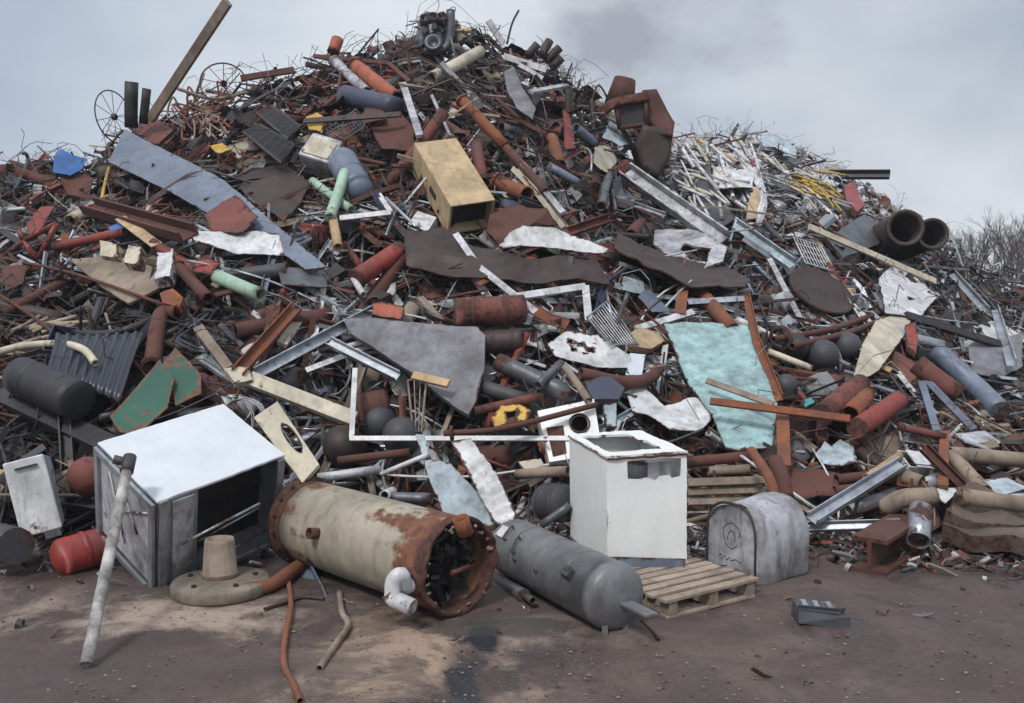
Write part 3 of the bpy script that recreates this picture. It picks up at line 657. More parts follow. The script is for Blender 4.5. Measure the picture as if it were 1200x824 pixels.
# --- wooden crate on the slope
Yc = hitY(545, 262) - .35
ps = pose({(0, 0, 0): (528, 244), (1, 0, 0): (487, 167), (0, 1, 0): (579, 236), (0, 0, 1): (524, 273), (1, 1, 0): (534, 162), (1, 0, 1): (481, 203), (0, 1, 1): (577, 267)}, (0, 0, 0), Yc, dims0=(1.2, .62, .4))
L = Lm(ps); t = empty('wooden_cabinet', lowest(L), 'light plywood cabinet lying tilted on the slope with a dark open end', 'wooden box', 'the plywood cabinet', (530, 215))
mb = MB(); lbox(mb, L, 0, 1, 0, 1, -.03, .02, 0); o = mb.build('top_board', 'ply', t); recalc(o); bevel(o, .004)
mb = MB(); lbox(mb, L, 0, 1, 0, .05, .02, 1, .0); o = mb.build('side_board', 'wood', t); o.data.materials[0] = MATS['ply']; recalc(o); bevel(o, .004)
mb = MB(); lbox(mb, L, 0, 1, .95, 1, .02, 1, .0); o = mb.build('side_board', 'ply', t); recalc(o)
mb = MB(); lbox(mb, L, 0, 1, .05, .95, .95, 1, 0); lbox(mb, L, .93, 1, .05, .95, .02, .95, 0); o = mb.build('back_board', 'ply', t); recalc(o)
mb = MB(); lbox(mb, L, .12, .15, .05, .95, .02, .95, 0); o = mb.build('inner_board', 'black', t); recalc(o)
mb = MB(); lbox(mb, L, .35, .5, -.02, .0, .4, .58, 0); o = mb.build('hinge_plate', 'charcoal', t); recalc(o)
# --- grey white machine up the slope
Yc = hitY(384, 195) - .4
ps = pose({(0, 0, 0): (384, 193), (1, 0, 0): (349, 178), (0, 1, 0): (403, 163), (0, 0, 1): (390, 214), (1, 1, 0): (366, 156)}, (0, 0, 0), Yc, dims0=(.5, .5, .35))
L = Lm(ps); t = empty('washing_machine', lowest(L), 'pale grey boxy machine with a bluish rounded cover, half buried near the green poles', 'machine', 'the pale boxy machine', (380, 180))
mb = MB(); lbox(mb, L, 0, 1, 0, 1, 0, 1); o = mb.build('body', 'tank_silver', t); recalc(o); bevel(o, .03, 3)
mb = MB(); lbox(mb, L, .08, .92, .1, .8, -.05, 0.0); o = mb.build('lid', 'cream', t); recalc(o); bevel(o, .01)
drum('motor_cover', 'bluish grey rounded motor cover beneath the pale boxy machine', 'blue_grey', (402, 190), (420, 222), 36, lift=.35, cat='motor', bands=1, lm='the bluish motor cover', dome=.9)
# ================================================================== HAND-PLACED SCRAP (pixel outline -> real thing on the slope)
Pi, Ba, Sh = pipe, bar, sheet
# --- big sheets
Sh('metal_sheet', 'long blue grey crumpled metal sheet sloping down from the two black pipes', 'metal sheet', 'blue_grey', [(146, 152), (222, 190), (262, 211), (318, 254), (377, 298), (352, 302), (296, 268), (240, 246), (185, 218), (127, 190)], .012, .03, .4, lm='the long blue grey sheet')
Sh('metal_sheet', 'triangular rust red sheet curling over the long blue grey sheet', 'metal sheet', 'faded_red', [(262, 212), (283, 232), (304, 258), (286, 277), (246, 272), (238, 245)], .012, .12, .55, lm='the curled rust red sheet')
Sh('metal_sheet', 'dull red sheet sticking up behind the top of the blue grey sheet', 'metal sheet', 'faded_red', [(150, 150), (184, 139), (204, 152), (200, 170), (176, 168)], .012, .06, .3)
Sh('metal_sheet', 'large dark brown hood-shaped sheet below the plastic crates', 'metal sheet', 'rust_dark', [(262, 198), (334, 179), (362, 214), (334, 264), (300, 238)], .015, .2, .3, lm='the dark brown hood sheet')
Sh('metal_sheet', 'crumpled white metal sheet lying flat below the curled rust red sheet', 'metal sheet', 'white_paint', [(228, 283), (262, 276), (326, 270), (332, 296), (280, 299), (232, 295)], .01, .09, .4, lm='the crumpled white sheet')
Sh('metal_sheet', 'big dull grey machine cover with a rounded end lying in the middle', 'machine cover', 'grey_mauve', [(402, 377), (440, 374), (500, 381), (560, 386), (569, 396), (568, 436), (558, 472), (549, 488), (532, 478), (488, 442), (446, 414), (412, 394)], .05, .07, .45, lm='the big grey machine cover')
Sh('metal_sheet', 'tall mint blue painted panel leaning in the rubble', 'panel', 'mint', [(777, 382), (832, 379), (877, 381), (896, 424), (912, 470), (906, 520), (866, 526), (851, 524), (834, 486), (806, 452)], .025, .035, .4, lm='the mint blue panel')
Sh('metal_sheet', 'dark wrinkled brown sheet below the plywood cabinet', 'metal sheet', 'rust_dark', [(474, 263), (520, 262), (560, 286), (620, 300), (700, 302), (716, 328), (640, 330), (560, 326), (500, 312), (476, 300)], .015, .16, .45, lm='the dark wrinkled sheet')
Sh('metal_sheet', 'brown leathery sheet draped right of the plywood cabinet', 'metal sheet', 'rust_brown', [(575, 245), (612, 237), (640, 245), (652, 262), (612, 266), (584, 284), (570, 268)], .015, .25, .4)
Sh('metal_sheet', 'curved pale car-bonnet-like sheet with a white edge', 'metal sheet', 'white_paint', [(581, 292), (596, 274), (612, 265), (650, 268), (684, 284), (716, 303), (700, 303), (650, 292), (610, 288)], .02, .07, .6, lm='the curved white-edged sheet')
Sh('metal_sheet', 'long dark rust-brown roof sheet in the shadow above the mint panel', 'metal sheet', 'rust_dark', [(722, 280), (760, 277), (806, 292), (850, 314), (875, 338), (868, 348), (810, 342), (750, 322), (716, 302)], .02, .15, .4, lm='the long dark roof sheet')
Sh('chute', 'pale grey metal chute with an open rounded end above the dark roof sheet', 'chute', 'tank_silver', [(769, 252), (800, 262), (852, 292), (847, 308), (818, 319), (790, 307), (766, 283)], .03, .1, .5, holes=[[(802, 284), (832, 294), (828, 307), (808, 304), (797, 293)]], lm='the pale metal chute')
Sh('metal_sheet', 'white ribbed sheet standing under the two big open pipes', 'metal sheet', 'white_paint', [(1052, 301), (1068, 312), (1100, 345), (1078, 372), (1038, 368), (1030, 326)], .012, .05, .4, corr=(9, 5, 30, .008), lm='the white ribbed sheet')
Sh('metal_sheet', 'folded cream sheet hanging down below the white ribbed sheet', 'metal sheet', 'cream', [(1046, 366), (1070, 372), (1056, 398), (1028, 436), (1004, 446), (1008, 408), (1026, 376)], .012, .09, .45, lm='the folded cream sheet')
Sh('metal_sheet', 'white sheet with a fold standing between the cream boiler and cooker', 'metal sheet', 'light_blue', [(487, 510), (498, 512), (506, 540), (528, 546), (570, 590), (584, 618), (556, 616), (520, 602), (504, 566)], .012, .09, .3, lm='the folded white sheet', fnY=lambda x, y: 8.0 - (y - 510) * .006)
Sh('metal_sheet', 'bright white narrow sheet with rust stripes along one edge', 'metal sheet', 'white_paint', [(528, 518), (552, 514), (582, 556), (607, 602), (598, 618), (580, 612), (556, 570)], .012, .03, .3, corr=(3, 8, 60, .012), fnY=lambda x, y: 7.8 - (y - 510) * .006, wedge=.9)
Sh('plastic_sheet', 'torn cream cloth-like sheet crumpled left of the mint panel', 'torn sheet', 'white_paint', [(733, 452), (752, 450), (780, 468), (806, 465), (836, 468), (834, 490), (818, 508), (784, 506), (764, 488), (742, 478)], .008, .2, .45, lm='the torn cream sheet')
Sh('metal_sheet', 'perforated white panel with small holes lying in the middle of the heap', 'panel', 'white_paint', [(640, 405), (664, 388), (700, 394), (738, 420), (736, 432), (700, 430), (650, 418)], .01, .03, .4, holes=[[(x - 3, y - 2), (x + 3, y - 2), (x + 3, y + 2), (x - 3, y + 2)] for x, y in ((668, 400), (680, 404), (692, 411), (672, 410))])
Sh('metal_sheet', 'small clean white plate standing right of the perforated panel', 'plate', 'clean_white', [(738, 414), (756, 416), (752, 440), (733, 440)], .01, .0, .5)
Sh('metal_sheet', 'small white plate lying in the dark hollow under the roof sheet', 'plate', 'light_blue', [(730, 323), (754, 330), (756, 346), (728, 340)], .01, .01, .35)
Sh('metal_sheet', 'bent bluish triangular plate below the dark roof sheet', 'plate', 'blue_grey', [(758, 338), (772, 352), (790, 366), (764, 366), (746, 350)], .01, .05, .4)
Sh('metal_sheet', 'tan dirty board with pale patches at left of the heap', 'board', 'old_wood', [(80, 304), (140, 302), (196, 318), (186, 340), (150, 356), (118, 336)], .03, .06, .35, lm='the tan dirty board')
fn, c_ = plane_fit([(66, 392), (168, 389), (140, 472), (56, 434)], .45); q = [fn(66, 392), fn(168, 389), fn(140, 472), fn(56, 434)]; nn = plane_nrm(fn, c_); mb = MB(); NX, NY = 72, 6
for sd_ in (0, -.012):
    for j in range(NY + 1):
        for i in range(NX + 1):
            u, v = i / NX, j / NY; p = (q[0] * (1 - u) + q[1] * u) * (1 - v) + (q[3] * (1 - u) + q[2] * u) * v
            mb.v.append(p + nn * (sd_ + .022 * max(-.6, min(.6, math.sin(u * 2 * PI * 9))) + .05 * noise.noise(p * 1.5))); mb.w.append(.3 if j in (0, NY) else 0)
W_ = NX + 1; N_ = W_ * (NY + 1)
for j in range(NY):
    for i in range(NX): a = j * W_ + i; mb.f.append((a, a + W_, a + W_ + 1, a + 1)); mb.sm.append(True); mb.f.append((a + N_, a + N_ + 1, a + N_ + W_ + 1, a + N_ + W_)); mb.sm.append(True)
bd = list(range(W_)) + [j * W_ + NX for j in range(1, NY + 1)] + [NY * W_ + i for i in range(NX - 1, -1, -1)] + [j * W_ for j in range(NY - 1, 0, -1)]
for a, b in zip(bd, bd[1:] + bd[:1]): mb.f.append((a, b, b + N_, a + N_)); mb.sm.append(False)
tag(mb.build('corrugated_sheet', 'plastic_dark'), 'dark ribbed plastic sheet leaning behind the black cylinder', 'corrugated sheet', None, 'the dark ribbed sheet', c_)
Sh('metal_sheet', 'green painted panel eaten by rust below the bent brown pipe', 'metal panel', 'deep_green', [(128, 487), (188, 424), (205, 446), (196, 478), (160, 512), (140, 506)], .015, .03, .5, lm='the rusty green panel')
Sh('metal_sheet', 'dark green folded side panel right of the rusty green panel', 'metal panel', 'deep_green', [(190, 424), (204, 404), (236, 440), (236, 462), (206, 476), (200, 446)], .015, .04, .45)
Sh('metal_sheet', 'grey door-like sheet in shadow below the crumpled white sheet', 'metal sheet', 'steel_grey', [(325, 312), (384, 316), (383, 338), (330, 334)], .012, .03, .35)
Sh('metal_sheet', 'light blue torn plate stuck by the rusted hopper on the skyline', 'plate', 'light_blue', [(716, 140), (730, 146), (746, 166), (728, 172), (706, 160)], .01, .05, .4)
Sh('metal_sheet', 'pale yellow bent plate left of the rusted hopper', 'plate', 'cream', [(697, 172), (716, 168), (726, 186), (712, 202), (698, 190)], .01, .08, .5)
Sh('metal_sheet', 'grey curved chute sheet high on the main heap', 'metal sheet', 'grey_mauve', [(590, 82), (602, 78), (612, 104), (628, 126), (624, 142), (606, 128), (594, 106)], .012, .09, .5, lm='the grey curved chute sheet')
Sh('metal_sheet', 'jagged pale blue sheet scrap above the brown pipes at right', 'metal sheet', 'light_blue', [(956, 532), (966, 518), (974, 524), (984, 516), (1000, 524), (1005, 542), (984, 548), (962, 546)], .01, .03, .35, lm='the jagged pale blue scrap')
Sh('metal_sheet', 'brown rusty plate with a pale middle behind the silver tank', 'metal plate', 'rust_brown', [(922, 552), (960, 550), (984, 556), (984, 582), (958, 580), (930, 586)], .012, .06, .35)
Sh('metal_sheet', 'wide grey sheet lying at the far right edge of the heap', 'metal sheet', 'grey_mauve', [(1136, 402), (1190, 406), (1200, 428), (1176, 434), (1146, 424)], .012, .08, .35, lm='the wide grey sheet')
Sh('metal_sheet', 'white sheet scrap at the right edge above the wide grey sheet', 'metal sheet', 'white_paint', [(1142, 380), (1166, 376), (1200, 388), (1206, 402), (1160, 396)], .012, .05, .4)
Sh('metal_sheet', 'pale metal sheet with a dark fold right of the upright rusty bar', 'metal sheet', 'tank_silver', [(1118, 508), (1152, 508), (1172, 520), (1160, 530), (1130, 520)], .012, .06, .4)
Sh('metal_sheet', 'small white triangular tin over the brown pipes at lower right', 'metal sheet', 'white_paint', [(1086, 573), (1128, 572), (1108, 590)], .01, .03, .45)
Sh('metal_sheet', 'bluish white plastic sheet lying near the right edge low down', 'sheet', 'light_blue', [(1148, 562), (1180, 560), (1204, 570), (1206, 584), (1168, 580)], .01, .06, .35)
Sh('metal_sheet', 'pale grey sheet near the top of the far right-hand heap', 'metal sheet', 'light_blue', [(886, 160), (912, 158), (934, 176), (928, 190), (902, 184)], .012, .06, .4, lm='the pale sheet on the far heap')
Sh('metal_sheet', 'whitish crumpled sheet in the middle of the far right-hand heap', 'metal sheet', 'white_paint', [(836, 198), (862, 190), (884, 206), (880, 226), (850, 232), (836, 216)], .012, .12, .4)
Sh('metal_sheet', 'tan board standing in the pale tangle of the far heap', 'board', 'ply', [(878, 232), (884, 222), (896, 236), (892, 256), (874, 258)], .02, .02, .4)
Sh('metal_sheet', 'dark flap of metal under the pale tangle of the far heap', 'metal sheet', 'dark_grey', [(830, 200), (838, 232), (862, 256), (848, 262), (806, 244), (804, 232)], .02, .08, .3)
Sh('metal_sheet', 'dark sloping hood sheet left of the two big open pipes', 'metal sheet', 'steel_grey', [(982, 268), (1012, 252), (1036, 262), (1030, 286), (1000, 290)], .015, .06, .3)
Sh('metal_sheet', 'rusty red sheet folded under the heap top right of the grey chute', 'metal sheet', 'red_primer', [(660, 128), (666, 118), (676, 172), (664, 172)], .012, .04, .4)
Sh('metal_sheet', 'dark maroon sheet bent under the blue barrel', 'metal sheet', 'rust_brown', [(432, 140), (470, 132), (486, 150), (484, 176), (452, 186), (440, 164)], .014, .15, .3, lm='the bent maroon sheet')
Sh('metal_sheet', 'brown triangular plate in front of the blue barrel', 'metal sheet', 'rust_brown', [(436, 108), (450, 130), (452, 140), (424, 142), (424, 130)], .014, .06, .5)
Sh('tarpaulin', 'bright blue tarpaulin bunched on the low left skyline', 'tarpaulin', 'bright_blue', [(62, 202), (64, 182), (70, 174), (84, 182), (102, 186), (96, 197), (82, 206)], .01, .10, .7, lm='the blue tarpaulin')
Sh('metal_sheet', 'rusty crumpled fender below the blue tarpaulin', 'metal sheet', 'rust_brown', [(70, 208), (96, 202), (110, 212), (104, 232), (80, 230)], .014, .15, .3)
Sh('metal_sheet', 'folded red metal flap at the left edge above the red frame', 'metal sheet', 'red_primer', [(30, 264), (48, 240), (64, 240), (50, 268), (36, 282)], .014, .05, .35)
Sh('metal_sheet', 'rust-brown sheet lying low at the left edge', 'metal sheet', 'rust_brown', [(2, 312), (34, 310), (26, 330), (6, 340)], .014, .06, .3)
# --- beams, bars, rods
Ba('steel_beam', 'long rusted beam rising steeply into the sky at upper left', 'beam', 'old_wood', [(176, 140), (267, 2)], 11, 'box', Y=[14.2, 13.0], lm='the beam rising into the sky')
Ba('steel_beam', 'brown channel beam lying across the left slope', 'beam', 'rust_brown', [(106, 246), (224, 280)], 22, 'U', .4, lm='the brown channel beam')
Ba('steel_beam', 'dark beam jutting out level from the right skyline', 'beam', 'dark_grey', [(972, 206), (1043, 206)], 10, 'U', Y=[21.2, 20.6], lm='the beam jutting from the skyline')
Ba('metal_bar', 'shiny silver angle bar slanting up to the grey machine cover', 'angle bar', 'galvanised', [(299, 440), (438, 366)], 11, 'L', .35, lm='the silver angle bar')
Ba('metal_bar', 'silver channel lying over the left edge of the machine cover', 'bar', 'galvanised', [(386, 402), (467, 443)], 12, 'U', .5)
Ba('metal_bar', 'cream painted plank-like bar below the silver angle bar', 'bar', 'cream', [(292, 444), (416, 492)], 18, 'box', .35, lm='the cream painted bar')
Ba('metal_bar', 'rust orange bar slanting down left of the silver angle bar', 'bar', 'rust_orange', [(277, 440), (346, 363)], 15, 'U', .35, lm='the rust orange bar')
Ba('metal_bar', 'orange rusted bar lying across the mint blue panel', 'bar', 'rust_orange', [(832, 470), (996, 491)], 9, 'box', .8, lm='the orange bar across the mint panel')
Ba('metal_bar', 'rusty strip running down the right edge of the mint panel', 'bar', 'rust_orange', [(874, 346), (886, 400), (914, 470)], 9, 'L', .5)
Ba('metal_bar', 'short orange upright bar left of the top of the mint panel', 'bar', 'rust_orange', [(801, 332), (797, 368)], 13, 'flat', .5)
Ba('metal_bar', 'thick orange upright bar below the orange crossing bar', 'bar', 'rust_orange', [(917, 482), (919, 548)], 15, 'box', .5)
Ba('metal_bar', 'upright rust orange post standing among the brown pipes at right', 'post', 'rust_orange', [(1107, 507), (1105, 571)], 11, 'box', .5, lm='the upright rust orange post')
Ba('metal_bar', 'long pale bar lying on the mint panel', 'bar', 'old_wood', [(828, 446), (906, 474)], 7, 'box', .7)
Ba('metal_bar', 'bright silver channel slanting up right of the silver tank', 'channel bar', 'galvanised', [(950, 611), (1056, 545)], 15, 'U', .55, lm='the bright silver channel')
Ba('metal_bar', 'flat silver channel lying level right of the silver tank', 'channel bar', 'galvanised', [(944, 619), (1055, 616)], 12, 'U', .5)
Ba('metal_bar', 'thin white frame bar standing left of the grey balls', 'frame bar', 'white_paint', [(416, 432), (412, 514)], 6, 'box', Y=[8.9, 8.4])
Ba('metal_bar', 'long thin white bar running level behind the white cooker', 'frame bar', 'white_paint', [(410, 514), (690, 514)], 6, 'box', Y=[8.4, 8.3], lm='the long thin white bar')
Ba('metal_bar', 'white bent frame corner in the middle of the heap', 'frame', 'white_paint', [(606, 348), (686, 336), (690, 376)], 9, 'box', .45, lm='the white frame corner')
Ba('metal_bar', 'long grey weathered rail sloping down to the pale chute', 'rail', 'tank_silver', [(735, 204), (848, 284)], 20, 'U', .35, lm='the long grey rail')
Ba('metal_bar', 'grey steel strip crossing over the dark wrinkled sheet', 'bar', 'tank_silver', [(534, 274), (560, 312), (628, 366)], 8, 'flat', .5)
Ba('metal_bar', 'white bar slanting left of the mint panel top', 'bar', 'white_paint', [(745, 386), (812, 366)], 8, 'box', .45)
Ba('metal_bar', 'grey level bar behind the top of the mint panel', 'bar', 'galvanised', [(806, 354), (872, 350)], 7, 'flat', .4)
Ba('metal_bar', 'long pale pole sloping over the white ribbed sheet', 'bar', 'cream', [(948, 266), (1096, 330)], 7, 'box', .7, lm='the long pale sloping pole')
Ba('metal_bar', 'bluish bar sloping through the middle of the far heap', 'bar', 'light_blue', [(862, 264), (930, 312)], 10, 'L', .4)
Ba('metal_bar', 'thin pale bar leaning left of the brown round disc', 'bar', 'tank_silver', [(902, 304), (938, 374)], 6, 'box', .4)
Ba('metal_bar', 'silver upright leaning bar in front of the wide grey sheet', 'bar', 'galvanised', [(1166, 364), (1186, 430)], 9, 'L', .6)
Ba('metal_bar', 'grey bar sloping down from the two big pipes', 'bar', 'galvanised', [(1116, 322), (1156, 366)], 8, 'L', .4)
Ba('steel_beam', 'black beam sloping over the wide grey sheet', 'beam', 'black', [(1062, 370), (1172, 404)], 10, 'box', .5)
Ba('metal_bar', 'grey leaning bar, left one of two below the red capped pipe', 'bar', 'blue_grey', [(1080, 448), (1098, 506)], 8, 'box', .4)
Ba('metal_bar', 'grey leaning bar, right one of two below the red capped pipe', 'bar', 'blue_grey', [(1086, 446), (1142, 504)], 8, 'box', .4)
Ba('metal_bar', 'grey bent strip lying on the ground left of the cream boiler', 'strip', 'blue_grey', [(352, 660), (372, 700), (384, 732)], 16, 'L', Y=[6.9, 6.35, 6.05], lm='the grey bent strip')
Ba('metal_bar', 'silver strip poking from under the tipped white cabinet', 'strip', 'galvanised', [(276, 648), (345, 606)], 8, 'L', Y=[7.0, 7.6])
Ba('metal_bar', 'yellowed wood-coloured bar over the brown channel beam', 'bar', 'yellow', [(141, 256), (184, 288)], 13, 'flat', .6).data.materials[0] = MATS['ply']
Ba('metal_bar', 'dark bar leaning over the long blue grey sheet', 'bar', 'rust_dark', [(172, 238), (222, 206), (252, 200)], 6, 'box', .55)
Ba('metal_bar', 'white L-shaped bar below the bluish motor cover', 'bar', 'white_paint', [(398, 256), (458, 249), (444, 228)], 6, 'box', .5)
Ba('metal_bar', 'pale grey bar left of the plywood cabinet running uphill', 'bar', 'tank_silver', [(472, 98), (492, 160)], 8, 'box', .45)
Ba('metal_bar', 'thin white bar rising from the summit of the main heap', 'bar', 'white_paint', [(572, 24), (590, 52)], 7, 'box', .3)
Ba('metal_bar', 'white flat bar lying just right of the summit', 'bar', 'white_paint', [(590, 66), (640, 82)], 8, 'flat', .4)
Ba('metal_bar', 'grey diagonal bar across the right side of the main heap', 'bar', 'tank_silver', [(612, 192), (660, 250)], 7, 'box', .4)
Ba('metal_bar', 'white bar lying under the white flat bar near the summit', 'bar', 'white_paint', [(608, 76), (636, 92)], 5, 'box', .4)
Ba('metal_bar', 'pale bar with a fork at the right of the summit', 'bar', 'tank_silver', [(622, 108), (664, 100)], 6, 'box', .4)
Ba('metal_bar', 'rust-brown level bar across the yellow casing', 'bar', 'rust_dark', [(356, 142), (470, 134)], 6, 'box', .6)
Ba('metal_bar', 'long brown pole lying along the upper left skyline', 'pole', 'rust_brown', [(282, 92), (345, 82)], 7, 'box', .3)
Ba('metal_bar', 'long brown bar crossing the top left of the main heap', 'bar', 'rust_brown', [(368, 66), (455, 74), (480, 96)], 5, 'box', .4)
Ba('wooden_plank', 'light wooden stick lying on the grey machine cover', 'stick', 'wood', [(484, 440), (526, 450)], 10, 'box', .65)
Ba('wooden_plank', 'weathered plank left of the bent brown pipe', 'plank', 'old_wood', [(232, 384), (268, 432)], 12, 'box', .3)
Ba('wooden_plank', 'mossy pale plank right of the rust orange bar', 'plank', 'cream', [(336, 368), (352, 372), (330, 404)], 12, 'box', .3)
Ba('wooden_plank', 'thick orange board behind the rusty pipe elbow', 'board', 'rust_orange', [(628, 300), (560, 334)], 6, 'box', .4)
for i, (y0, y1, wd) in enumerate(((566, 563, 10), (577, 574, 9), (588, 586, 10))):
    Ba('wooden_plank', ('topmost', 'middle', 'lowest')[i] + ' of three grey brown boards stacked right of the white cooker', 'board', 'old_wood', [(806, y0), (896, y1)], wd, 'box', Y=[7.7, 7.8], lm='the stacked boards' if i == 1 else None)
# I beam piece on the ground, right
P0 = G(1018, 672, .0); P1 = G(1070, 655, .0); mb = MB(); section(mb, P0 + Vector((0, 0, .0)), P1 + Vector((.1, .35, .0)), .26, 'I', Vector((0, 0, 1)), .03, .4)
o = mb.build('steel_beam', 'rust_brown'); tag(o, 'short rust brown I-beam offcut standing on the ground at right', 'beam', gname('steel_beam'), 'the rusty I-beam offcut', (1045, 655))
P0 = W(1076, 634, 7.0); P1 = W(1078, 596, 7.3); mb = MB(); mb.tube([P0, P1], .085, 20, True, wall=.08); tag(mb.build('steel_pipe', 'galvanised'), 'grey thin-walled pipe end pointing down above the I-beam offcut', 'pipe', gname('steel_pipe'), 'the grey downpipe end', (1077, 615))
# --- pipes
Pi('steel_pipe', 'black upright pipe with a ragged top on the left skyline, thicker one', 'pipe', 'black', [(154, 150), (154, 96)], 15, Y=[14.2, 14.1], lm='the thick black upright pipe')
Pi('steel_pipe', 'black upright pipe on the left skyline, thinner one', 'pipe', 'black', [(168, 145), (172, 104)], 10, Y=[14.2, 14.1])
Pi('steel_pipe', 'thick orange red pipe below the left skyline near the summit', 'pipe', 'orange_red', [(416, 77), (466, 116)], 17, .5, lm='the thick orange red pipe')
Pi('steel_pipe', 'short orange red tube end on the upper left skyline', 'pipe', 'orange_red', [(396, 46), (390, 62)], 14, .3)
Pi('steel_pipe', 'grey pipe lying left of the thick orange red pipe', 'pipe', 'tank_silver', [(392, 72), (430, 108)], 12, .4)
Pi('steel_pipe', 'pale yellow wrapped pipe near the summit', 'pipe', 'cream', [(505, 92), (563, 60)], 14, .4, lm='the pale yellow pipe')
Pi('steel_pipe', 'rust orange pipe running diagonally behind the plywood cabinet', 'pipe', 'rust_orange', [(540, 116), (592, 172)], 13, .45)
Pi('steel_pipe', 'long brown pipe continuing down to the right behind the cabinet', 'pipe', 'rust_brown', [(588, 168), (640, 226)], 11, .4)
Pi('steel_pipe', 'copper brown bent pipe stub right of the plywood cabinet', 'pipe', 'rust_orange', [(578, 212), (596, 220), (618, 228)], 18, .4, lm='the copper brown pipe stub')
Pi('steel_pipe', 'mottled brown thick pipe behind the right side of the plywood cabinet', 'pipe', 'faded_red', [(558, 168), (566, 214)], 14, .35)
Pi('steel_pipe', 'red-orange rusted cylinder on the right face of the main heap', 'pipe', 'rust_orange', [(646, 162), (656, 194)], 15, .4)
Pi('steel_pipe', 'steel blue pipe section, upper one of two right of the orange cylinder', 'pipe', 'blue_grey', [(674, 150), (696, 168)], 12, .4)
Pi('steel_pipe', 'steel blue pipe section, lower one below the orange cylinder', 'pipe', 'blue_grey', [(642, 194), (680, 216)], 10, .4)
Pi('steel_pipe', 'grey blue pipe standing below the pale yellow plate', 'pipe', 'steel_grey', [(714, 204), (704, 242)], 11, .4)
for i, (a, b) in enumerate((((618, 66), (630, 52)), ((634, 66), (644, 48)), ((640, 72), (656, 56)), ((646, 80), (658, 68)))):
    Pi('steel_pipe', ('leftmost', 'second from left', 'third from left', 'rightmost')[i] + ' of four dark pipe stubs on the skyline right of the summit', 'pipe', 'rust_dark', [a, b], 10, .25)
Pi('steel_pipe', 'pale green pole rising up to the pale boxy machine', 'pole', 'pale_green', [(386, 256), (404, 202)], 13, .6, False, lm='the pale green pole')
Pi('steel_pipe', 'wood brown lower stump below the pale green pole', 'pipe', 'wood', [(390, 256), (396, 290)], 11, .5)
Pi('steel_pipe', 'pale green pipe running down right behind the green pole', 'pipe', 'pale_green', [(366, 212), (412, 246)], 10, .35)
Pi('steel_pipe', 'light green pipe with an open end below the tan dirty board', 'pipe', 'pale_green', [(254, 324), (306, 346)], 17, .4, lm='the light green open pipe')
Pi('steel_pipe', 'matt red pipe standing out in the middle left of the heap', 'pipe', 'red_primer', [(416, 327), (470, 292)], 22, .5, False, lm='the matt red pipe')
Pi('steel_pipe', 'thin white pipe below the matt red pipe', 'pipe', 'white_paint', [(414, 326), (426, 346)], 8, .4)
Pi('steel_pipe', 'red level pipe across the left part of the heap', 'pipe', 'red_primer', [(64, 290), (146, 272)], 11, .5, lm='the red level pipe')
Pi('steel_pipe', 'thick brown pipe lying right of the tan dirty board', 'pipe', 'rust_brown', [(208, 312), (244, 350)], 14, .35)
Pi('steel_pipe', 'long reddish brown pipe at far left below the red frame', 'pipe', 'rust_brown', [(2, 368), (74, 330)], 11, .3)
Pi('steel_pipe', 'bent brown pipe elbow standing left of the green panel', 'pipe', 'rust_brown', [(178, 430), (186, 376), (196, 366), (210, 366)], 19, .4, lm='the bent brown pipe elbow')
Pi('steel_pipe', 'black curved rim pipe above the dark ribbed sheet', 'pipe', 'charcoal', [(54, 382), (110, 392), (150, 386), (178, 374)], 9, .4, False)
Pi('hose', 'cream curved hose with a broken end over the black cylinder', 'hose', 'cream', [(0, 412), (30, 405), (72, 403), (98, 410), (112, 426)], 9, .6, lm='the cream curved hose')
Pi('steel_pipe', 'rusty pipe left of the squat silver tank, running level', 'pipe', 'rust_brown', [(802, 542), (884, 534)], 13, .45)
Pi('steel_pipe', 'knobbly grey brown pipe below the level rusty pipe', 'pipe', 'old_wood', [(830, 552), (878, 550)], 12, .4)
Pi('steel_pipe', 'orange rusty pipe bending down onto the silver tank', 'pipe', 'rust_orange', [(880, 528), (894, 548), (904, 566), (911, 600)], 12, Y=[7.6, 7.35, 7.2, 7.1], lm='the orange pipe on the silver tank')
Pi('steel_pipe', 'fat brown elbow pipe right of the orange pipe on the tank', 'pipe', 'rust_brown', [(908, 540), (916, 558), (922, 584)], 18, Y=[7.7, 7.5, 7.4])
Pi('steel_pipe', 'big grey tube lying right of the grey machine cover', 'pipe', 'steel_grey', [(584, 424), (670, 464)], 22, .45, lm='the big grey tube')
Pi('steel_pipe', 'dark grey tube under the big grey tube', 'pipe', 'dark_grey', [(560, 452), (620, 470)], 18, .35)
Pi('steel_pipe', 'grey tube crossing over the big grey tube', 'pipe', 'steel_grey', [(630, 452), (658, 426)], 11, .6)
Pi('steel_pipe', 'grey brown tube leading down to the box with the round hole', 'pipe', 'old_wood', [(662, 430), (690, 470)], 9, .7)
Pi('steel_pipe', 'fat brown bent pipe running under the perforated panel', 'pipe', 'rust_brown', [(680, 438), (730, 448), (760, 444), (772, 432)], 15, .55, lm='the fat bent brown pipe')
Pi('steel_pipe', 'long rusty thin pipe sloping in front of the holed box', 'pipe', 'rust_brown', [(520, 508), (590, 502), (700, 474)], 7, .8)
Pi('steel_pipe', 'rust-red tube with a bright end left of the yellow casing', 'pipe', 'faded_red', [(556, 482), (636, 464)], 11, .45)
Pi('steel_pipe', 'wide rusty cylinder lying level behind the long white bar', 'pipe', 'rust_brown', [(540, 536), (640, 534)], 30, Y=[8.9, 8.9], hollow=False, lm='the wide rusty cylinder')
Pi('steel_pipe', 'light grey pipe above the boiler, longest one', 'pipe', 'tank_silver', [(372, 560), (446, 550)], 11, Y=[7.9, 8.0], lm='the pale pipes above the boiler')
